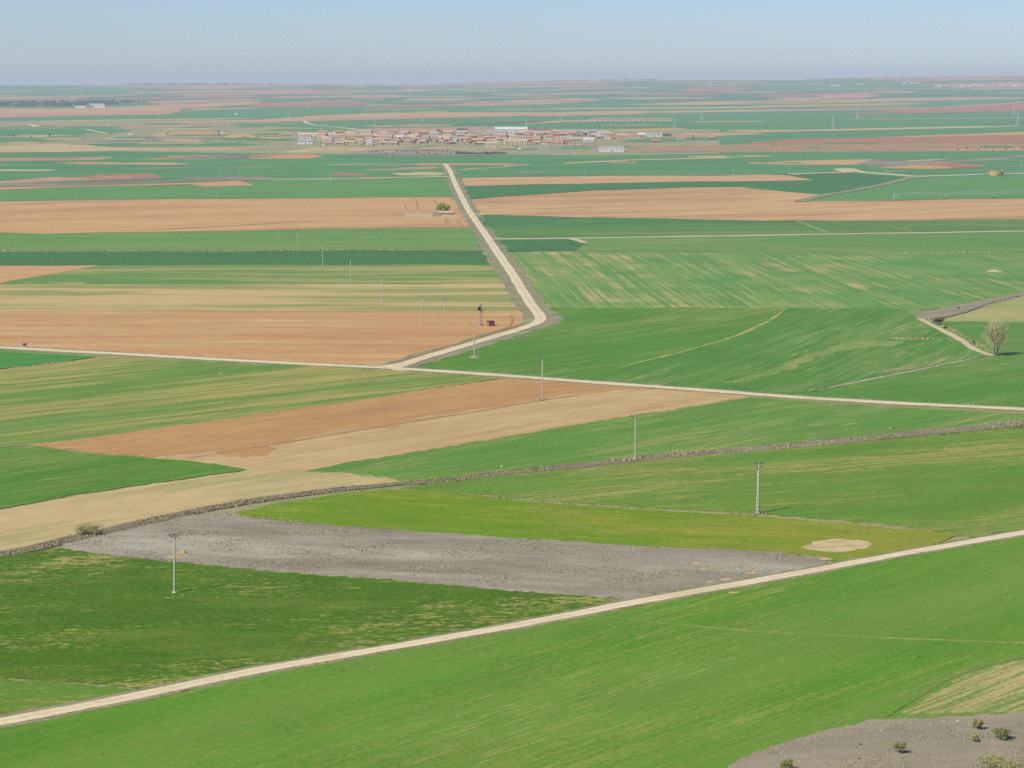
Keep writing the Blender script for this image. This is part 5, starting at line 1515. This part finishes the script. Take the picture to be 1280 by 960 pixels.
# white van on the road before the village
x, y, z = P3(719, 193.6)
t = thing('white_van', 'white van on the track in front of the village', 'van', (x, y, z), 0.1)
MB().poly([(-2.4, -.95, .45), (2.5, -.95, .45), (2.5, .95, .45), (-2.4, .95, .45), (-2.4, -.9, 2.2), (1.3, -.9, 2.2), (1.3, .9, 2.2), (-2.4, .9, 2.2), (2.5, -.95, 1.25), (2.5, .95, 1.25), (2.0, -.95, 1.35), (2.0, .95, 1.35)],
          [(0, 3, 2, 1), (4, 5, 6, 7), (0, 1, 8, 10, 5, 4), (2, 3, 7, 6, 11, 9), (3, 0, 4, 7), (1, 2, 9, 8), (8, 9, 11, 10), (10, 11, 6, 5)]).build('body', WALLS['white'], t)
MB().box(.2, 1.3, -.97, -.93, 1.35, 1.95).build('side_window', M_WIN, t)
for xx in (-1.5, 1.6):
    for q in (-1, 1):
        w = MB().lathe([(-.12, .38), (.12, .38)], 10).build('wheel', M_DARK, t)
        w.location = (xx, q * .86, .38); w.rotation_euler = (math.pi / 2, 0, 0)

# the other houses of the village, row by row
rows = [('back row', 168.2, 395, 760, 21), ('second row', 171.0, 392, 805, 24), ('third row', 174.0, 396, 770, 24), ('fourth row', 177.2, 398, 745, 22), ('front row', 180.6, 398, 700, 17)]
ORDN = ['first', 'second', 'third', 'fourth', 'fifth', 'sixth', 'seventh', 'eighth', 'ninth', 'tenth', 'eleventh', 'twelfth', 'thirteenth', 'fourteenth', 'fifteenth', 'sixteenth', 'seventeenth', 'eighteenth', 'nineteenth', 'twentieth', 'twenty-first', 'twenty-second', 'twenty-third', 'twenty-fourth']
rv = random.Random(12)
for rn, by, xa, xb, n in rows:
    for k in range(n):
        cx = xa + (xb - xa) * (k + 0.5 + rv.uniform(-.28, .28)) / n
        if by > 178 and 625 < cx < 664:
            cx += 40 if cx > 645 else -22
        w = rv.uniform(7.5, 14)
        hgt = rv.uniform(3.6, 5.0)
        base = by + rv.uniform(-1.1, 1.1)
        wl_ = rv.choice(['cream', 'tan', 'brown', 'brick', 'tan', 'pink', 'stone', 'white', 'brown', 'grey'])
        rf = rv.choice(['brown', 'pink', 'terracotta', 'brown', 'pink', 'brown', 'straw', 'pink', 'grey'])
        house(cx - w / 2, cx + w / 2, base - hgt, base, wl_, rf, f'{WNAME[wl_]} house, {RNAME[rf]} roof, {ORDN[k]} from left in the village {rn}', wins=2, rz=rv.uniform(-.35, .35), group='small houses of the village')
# the hamlet on the right skyline
for k in range(18):
    cx = 1170 + k * 6.1 + rv.uniform(-2, 2)
    base = 108.4 + rv.uniform(-.6, .5) - (k > 10) * 0.5
    w = rv.uniform(3, 7)
    wl_, rf = rv.choice(['white', 'white', 'cream', 'tan']), rv.choice(['white', 'pink', 'straw', 'white'])
    house(cx - w / 2, cx + w / 2, base - rv.uniform(1.4, 2.4), base, wl_, rf, f'{WNAME[wl_]} building, {ORDN[k]} from left in the skyline hamlet', wins=0, door=False, depth=14, group='buildings of the far right hamlet')

# ------------------------------------------------------------------ trees and bushes
M_BARK = plain_mat('grey_bark', srgb(112, 100, 84), vary=0.15, scale=2)
M_TWIG = plain_mat('twigs', srgb(192, 182, 132), c2=srgb(218, 210, 154), scale=0.5, soft=True)
M_TWIGG = plain_mat('grey_twigs', srgb(122, 110, 96), c2=srgb(150, 138, 118), scale=0.5, soft=True)
M_LEAF = plain_mat('fresh_leaves', srgb(140, 158, 52), c2=srgb(186, 190, 78), scale=0.6, soft=True)
M_OLIVE = plain_mat('olive_leaves', srgb(116, 128, 64), c2=srgb(160, 160, 98), scale=1.2, soft=True)
M_OLIVEP = plain_mat('pale_olive_leaves', srgb(152, 150, 92), c2=srgb(184, 176, 118), scale=1.2, soft=True)
M_PINE = plain_mat('pine_needles', srgb(44, 66, 46), c2=srgb(62, 84, 54), scale=0.1)
M_BRUSH = plain_mat('brown_brush', srgb(128, 114, 98), c2=srgb(160, 144, 122), scale=0.8, soft=True)


def bare_tree(seed, h, stems, spread, upright, twigs, tw=0.035, levels=3):
    """trunk mesh and twig mesh of a leafless tree"""
    rr = random.Random(seed)
    tb, cb = MB(), MB()
    ends = []

    def grow(p, d, l, r, lev):
        n = 3
        for k in range(n):
            d2 = (d + Vector((rr.gauss(0, .10), rr.gauss(0, .10), rr.gauss(0, .05) + 0.04 * upright))).normalized()
            q = p + d2 * (l / n)
            r2 = r * 0.86
            tb.bar(p, q, r, r2, 5 if lev == 0 else 3)
            if lev < levels and (lev > 0 or k > 0):
                for _ in range(2):
                    a = rr.random() * 2 * math.pi
                    dd = (d2 * upright + Vector((math.cos(a), math.sin(a), rr.uniform(0, .5))) * spread).normalized()
                    grow(q, dd, l * rr.uniform(.5, .68), r2 * .55, lev + 1)
            p, d, r = q, d2, r2
        ends.append((p, d))
    for s in range(stems):
        a = 2 * math.pi * s / stems + rr.random()
        off = Vector((math.cos(a), math.sin(a), 0)) * (0.25 if stems > 1 else 0)
        d = (Vector((0, 0, 1)) + Vector((math.cos(a), math.sin(a), 0)) * (0.16 if stems > 1 else 0.03)).normalized()
        grow(off + Vector((0, 0, -0.2)), d, h * rr.uniform(.5, .6), h * 0.018, 0)
    for _ in range(twigs):
        p, d = rr.choice(ends)
        a = rr.random() * 2 * math.pi
        dd = (d * upright + Vector((math.cos(a), math.sin(a), rr.uniform(-.1, .8))) * spread).normalized()
        l = h * rr.uniform(.05, .13)
        p = p - d * rr.uniform(0, h * .16) + Vector((rr.gauss(0, .02 * h), rr.gauss(0, .02 * h), rr.gauss(0, .02 * h)))
        q = p + dd * l
        u = dd.orthogonal().normalized() * tw
        u.rotate(Matrix.Rotation(rr.random() * 3.1, 3, dd))
        cb.poly([p - u, p + u, q], [(0, 1, 2)])
    return tb.mesh('trunk'), cb.mesh('crown')


def leaf_crown(seed, rx, rz, zc, n, size, clumps=9):
    rr = random.Random(seed)
    b = MB()
    cs = []
    for _ in range(clumps):
        a, u = rr.random() * 2 * math.pi, rr.uniform(-.7, .8)
        q = rr.uniform(.35, .8)
        cs.append((rx * q * math.cos(a), rx * q * math.sin(a), zc + rz * u * q, rr.uniform(.28, .5)))
    for _ in range(n):
        x, y, z, s = rr.choice(cs)
        v = Vector((rr.gauss(0, 1), rr.gauss(0, 1), rr.gauss(0, 1))).normalized() * (rr.random() ** .4) * s
        p = Vector((x + v.x * rx, y + v.y * rx, max(0.05, z + v.z * rz)))
        d = Vector((rr.gauss(0, 1), rr.gauss(0, 1), rr.gauss(0, 1))).normalized()
        e = d.orthogonal().normalized()
        sz = size * rr.uniform(.6, 1.3)
        b.poly([p - d * sz, p + e * sz * .5, p + d * sz, p - e * sz * .5], [(0, 1, 2, 3)])
    return b.mesh('foliage')


# the lone tree on the right
loc = P3(1245, 444.8)
t = thing('bare_tree', 'lone tall bare tree with several stems at the right edge', 'tree', loc)
tr_, cr_ = bare_tree(3, 11.0, 4, .8, 1.0, 2500, 0.03)
rr = random.Random(77)
b = MB()
for _ in range(5200):
    a, u, q = rr.random() * 2 * math.pi, rr.uniform(-1, 1), rr.random() ** .45
    c = math.sqrt(1 - u * u)
    wob_ = 1 + .22 * math.sin(3 * a + 4 * u) + .15 * math.sin(7 * a - 3 * u)
    p = Vector((4.0 * q * c * math.cos(a) * wob_, 4.0 * q * c * math.sin(a) * wob_, 7.4 + 5.4 * q * u))
    d = (Vector((p.x * .12, p.y * .12, 1.0)) + Vector((rr.gauss(0, .45), rr.gauss(0, .45), rr.gauss(0, .3)))).normalized()
    u_ = d.orthogonal().normalized() * .028
    u_.rotate(Matrix.Rotation(rr.random() * 3.1, 3, d))
    q2 = p + d * rr.uniform(.5, 1.1)
    b.poly([p - u_, p + u_, q2], [(0, 1, 2)])
link('trunk', tr_, M_BARK, t); cr_ = b.mesh('crown'); link('crown', cr_, M_TWIG, t)
# willow by the farmstead
loc = P3(553.5, 268)
t = thing('leafy_tree', 'round yellow green tree behind the farmstead barn', 'tree', loc)
tr_, _ = bare_tree(5, 6.5, 2, .8, .9, 10)
link('trunk', tr_, M_BARK, t)
link('crown', leaf_crown(5, 5.4, 3.6, 4.8, 2600, 0.34, 14), M_LEAF, t)
loc = P3(547, 268.5)
t = thing('shrub', 'small green shrub at the left foot of the yellow green tree', 'shrub', loc)
link('foliage', leaf_crown(6, 1.6, 1.3, 1.2, 500, 0.25), M_OLIVE, t)
MB().bar((0, 0, -.2), (0.1, 0, 1.2), .08, .04).build('stem', M_BARK, t)
# dark bare bush by the track corner
loc = P3(1174, 406)
t = thing('bare_bush', 'dark round leafless bush at the corner of the field track', 'bush', loc)
tr_, cr_ = bare_tree(9, 2.9, 6, .9, .7, 3600, 0.05)
link('stem', tr_, M_BARK, t); link('foliage', cr_, M_BRUSH, t); t.scale = (1.5, 1.2, 1.0)
for px, py, s, lab in ((1182, 411.5, .8, 'small dark bush below the dark round bush'), (1217, 429.5, .7, 'small dark bush halfway down the field track'), (1198, 386.5, .6, 'tiny dark bush on the slanting scrub strip'), (31, 434, .9, 'small brown bush on the second track at the left edge')):
    t2 = thing('bare_bush', lab, 'bush', P3(px, py), px)
    link('stem', tr_, None, t2); link('foliage', cr_, None, t2); t2.scale = (s * .6, s * .6, s * .55)
# bushes of the foreground
bush_leaf = {}
for px, py, w, h, mat, lab in (
    (112, 668, 6.0, 2.6, M_OLIVEP, 'wide olive bush at the left end of the ditch'),
    (1125, 941.5, 2.1, 1.9, M_OLIVE, 'round dark green bush in the middle of the foreground slope'),
    (1250, 924, 3.0, 2.1, M_OLIVE, 'wide dark green bush on the right of foreground slope'),
    (1220, 912, 2.1, 1.9, M_OLIVEP, 'pale olive bush at the top edge of foreground slope'),
    (1219.5, 927, 1.4, 1.2, M_OLIVEP, 'small straw coloured bush below the pale olive bush'),
    (984.5, 964, 2.4, 1.9, M_OLIVE, 'dark green bush at the bottom edge of the slope'),
    (1252, 966, 6.0, 2.6, M_OLIVEP, 'large pale olive bush at the bottom right edge'),
    (1075, 931.5, .4, .4, M_OLIVE, 'tiny dark tuft left of the round dark bush, upper'),
    (1074, 949, .45, .3, M_OLIVE, 'tiny dark tuft left of the round dark bush, lower'),
):
    t = thing('bush', lab, 'bush', P3(px, py))
    sd = int(px)
    link('foliage', leaf_crown(sd, w / 2, h / 2, h * .5, int(350 + 170 * w * h), 0.10, 16), mat, t)
    b = MB()
    for k in range(5):
        b.bar((0, 0, -.15), (w * .22 * math.cos(k * 1.3), w * .22 * math.sin(k * 1.3), h * .7), .03, .012, 3)
    b.build('stem', M_BARK, t)

# bare trees in and about the village
VT = [bare_tree(20 + k, 8.0, 1, .7, .95, 420, 0.16, 2) for k in range(4)]
for a, c in VT:
    a.materials.append(M_BARK); c.materials.append(M_TWIGG)
rt = random.Random(4)
groves = [('the grove below the church', [(502 + k * 6.2 + rt.uniform(-2, 2), 179.4 + rt.uniform(-1.6, 3.0), rt.uniform(.7, 1.05)) for k in range(18)]),
          ('the stream before the village', [(468 + k * 7.6 + rt.uniform(-2, 2), 193 + rt.uniform(-2.2, 2.2), rt.uniform(.4, .65)) for k in range(16)]),
          ('the trees by the white chimney', [(716 + k * 3.2, 173.4 + rt.uniform(-1, .6), rt.uniform(.9, 1.15)) for k in range(7)]),
          ('the village left front', [(400 + k * 9.5 + rt.uniform(-3, 3), 182 + rt.uniform(-1.5, 2), rt.uniform(.4, .65)) for k in range(9)]),
          ('the village right front', [(665 + k * 11 + rt.uniform(-3, 3), 182 + rt.uniform(-2, 2), rt.uniform(.4, .6)) for k in range(8)]),
          ('the far right edge scrub', [(1200 + k * 11 + rt.uniform(-3, 3), 189.5 + rt.uniform(-2, 1), rt.uniform(.4, .7)) for k in range(8)]),
          ('the left plain', [(17, 173, .95), (62, 172.6, .9), (39, 173.5, .6), (209.5, 170, .8), (49, 166, .4)]),
          ('the grey scrub field at left', [(222 + k * 11 + rt.uniform(-3, 3), 198 + rt.uniform(-1.4, .6), .32) for k in range(10)])]
for gname, lst in groves:
    for k, (px, py, s) in enumerate(sorted(lst)):
        t = thing('bare_tree', f'bare grey tree, {ORDN[k]} from left in {gname}', 'tree', P3(px, py), rt.random() * 6, 'bare trees about the village')
        t.scale = (s * 1.2, s * 1.2, s)
        a, c = VT[k % 4]
        link('trunk', a, None, t); link('crown', c, None, t)


def conifer(seed, h, w):
    rr = random.Random(seed)
    b = MB()
    for k in range(150):
        u = rr.random()
        z = h * (.12 + .86 * u)
        r = w / 2 * (1 - u) ** .7 * (.6 + .5 * rr.random())
        a = rr.random() * 2 * math.pi
        p = Vector((r * math.cos(a), r * math.sin(a), z))
        s = w * .22
        d = Vector((math.cos(a), math.sin(a), -.4)).normalized(); e = Vector((-math.sin(a), math.cos(a), 0))
        b.poly([p - d * s, p + e * s * .7, p + d * s, p - e * s * .7], [(0, 1, 2, 3)])
    return b.mesh('crown')


CM = conifer(2, 9, 3.4); CM.materials.append(M_PINE)
TRK_M = MB().bar((0, 0, -.3), (0, 0, 8), .22, .05, 5).mesh('trunk'); TRK_M.materials.append(M_BARK)
for px, py, s, lab in ((866.5, 174.4, .85, 'dark conifer right of the lone red roofed cottage'), (645, 166.2, .7, 'dark conifer before the big white warehouse'), (273.5, 170, .95, 'dark conifer beside the white cabin left of the village'), (466, 180.4, .5, 'small conifer right of the tall white house'), (478, 179, .5, 'small conifer in front of the bright orange roof'),
                       (970, 183.6, .45, 'dark round tree in the vineyard, right one'), (965, 183.6, .5, 'dark round tree in the vineyard, left one'), (993, 192.6, .4, 'small dark tree on the country road, left one'), (1004, 192.6, .45, 'small dark tree on the country road, right one'), (857, 195.8, .35, 'small dark tree by the path below the vineyard')):
    t = thing('conifer_tree', lab, 'tree', P3(px, py), 0, 'dark evergreen trees on the plain')
    t.scale = (s, s, s)
    link('trunk', TRK_M, None, t); link('crown', CM, None, t)

# hedge before the village, and scrub masses
tufts('hedge', along([(571, 192.6), (600, 192.8), (632, 192)], 8, .25, step=10), 2.4, 2.2, plain_mat('dark_hedge', srgb(92, 100, 80), vary=.3, scale=.05, soft=True), 'dark hedge line in front of the village', 'hedge', blades=6)
tufts('stream_scrub', within([(430, 190.4), (470, 188), (560, 188), (610, 191), (560, 195), (490, 195)], .008), 1.3, 1.6, T_GREY, 'brown grey scrub along the stream before the village', 'scrub', blades=6)
tufts('hedge', along([(300, 172.4), (330, 171.6), (362, 170.2)], 6, .2, step=10), 1.8, 2.2, plain_mat('dark_hedge', srgb(92, 100, 80), vary=.3, scale=.05, soft=True), 'dark hedge left of the village', 'hedge', blades=6)

# dark wood on the far left plain: reads as one mass
pts = within([(-120, 132.6), (0, 133.4), (90, 133.2), (135, 131), (165, 128.2), (190, 127.2), (150, 126.8), (0, 127.8), (-120, 128)], .00055)
b = MB()
rw = random.Random(8)
for x, y, z in pts:
    h, w = rw.uniform(6, 9), rw.uniform(9, 15)
    n = 7
    vs = [(x + w / 2 * k * math.cos(2 * math.pi * j / n + ph) * rw.uniform(.8, 1.15), y + w / 2 * k * math.sin(2 * math.pi * j / n + ph), z - .5 + h * q * rw.uniform(.9, 1.1)) for k, q, ph in ((.8, .12, 0), (1.0, .5, .4), (.55, .88, .8)) for j in range(n)]
    vs.append((x, y, z + h))
    fcs = [(r * n + j, r * n + (j + 1) % n, (r + 1) * n + (j + 1) % n, (r + 1) * n + j) for r in range(2) for j in range(n)] + [(2 * n + j, 2 * n + (j + 1) % n, 3 * n) for j in range(n)]
    b.poly(vs, fcs)
tag(b.build('pine_wood', M_PINE), 'dark pine wood on the far plain at left', 'wood', kind='stuff')
# trees along the skyline
b = MB()
for xa, xb, yy, n in ((165, 330, 104.0, 70), (320, 345, 104.2, 14), (455, 475, 105.4, 12), (690, 815, 100.4, 60), (1000, 1130, 98.8, 40), (810, 830, 99.8, 8)):
    for k in range(n):
        px = rw.uniform(xa, xb)
        d = 15500 + rw.uniform(-300, 300)
        x = d * (px - 640) / F
        z = elev(x, d)
        h, w = rw.uniform(2.5, 6), rw.uniform(8, 22)
        m_ = 6
        vs = [(x + w / 2 * q * math.cos(2 * math.pi * j / m_), d + w / 2 * q * math.sin(2 * math.pi * j / m_), z - 1 + h * t_) for q, t_ in ((.8, 0), (1, .5), (.5, .95)) for j in range(m_)]
        b.poly(vs, [(r * m_ + j, r * m_ + (j + 1) % m_, (r + 1) * m_ + (j + 1) % m_, (r + 1) * m_ + j) for r in range(2) for j in range(m_)] + [tuple(2 * m_ + j for j in range(m_))])
tag(b.build('skyline_wood', M_PINE), 'thin line of trees along the skyline', 'wood', kind='stuff')

# ------------------------------------------------------------------ haze
mh = bpy.data.materials.new('haze')
mh.use_nodes = True
nt = mh.node_tree
nt.nodes.clear()
out = nt.nodes.new('ShaderNodeOutputMaterial')
pv = nt.nodes.new('ShaderNodeVolumePrincipled')
pv.inputs['Color'].default_value = (0.79, 0.88, 0.97, 1)
pv.inputs['Density'].default_value = 7.2e-5
pv.inputs['Anisotropy'].default_value = 0.0
nt.links.new(pv.outputs[0], out.inputs['Volume'])
hz = MB().box(-24500, 24500, -24500, 24500, -8, 150).build('haze', mh)
tag(hz, 'pale blue haze lying over the plain', 'haze', kind='stuff')
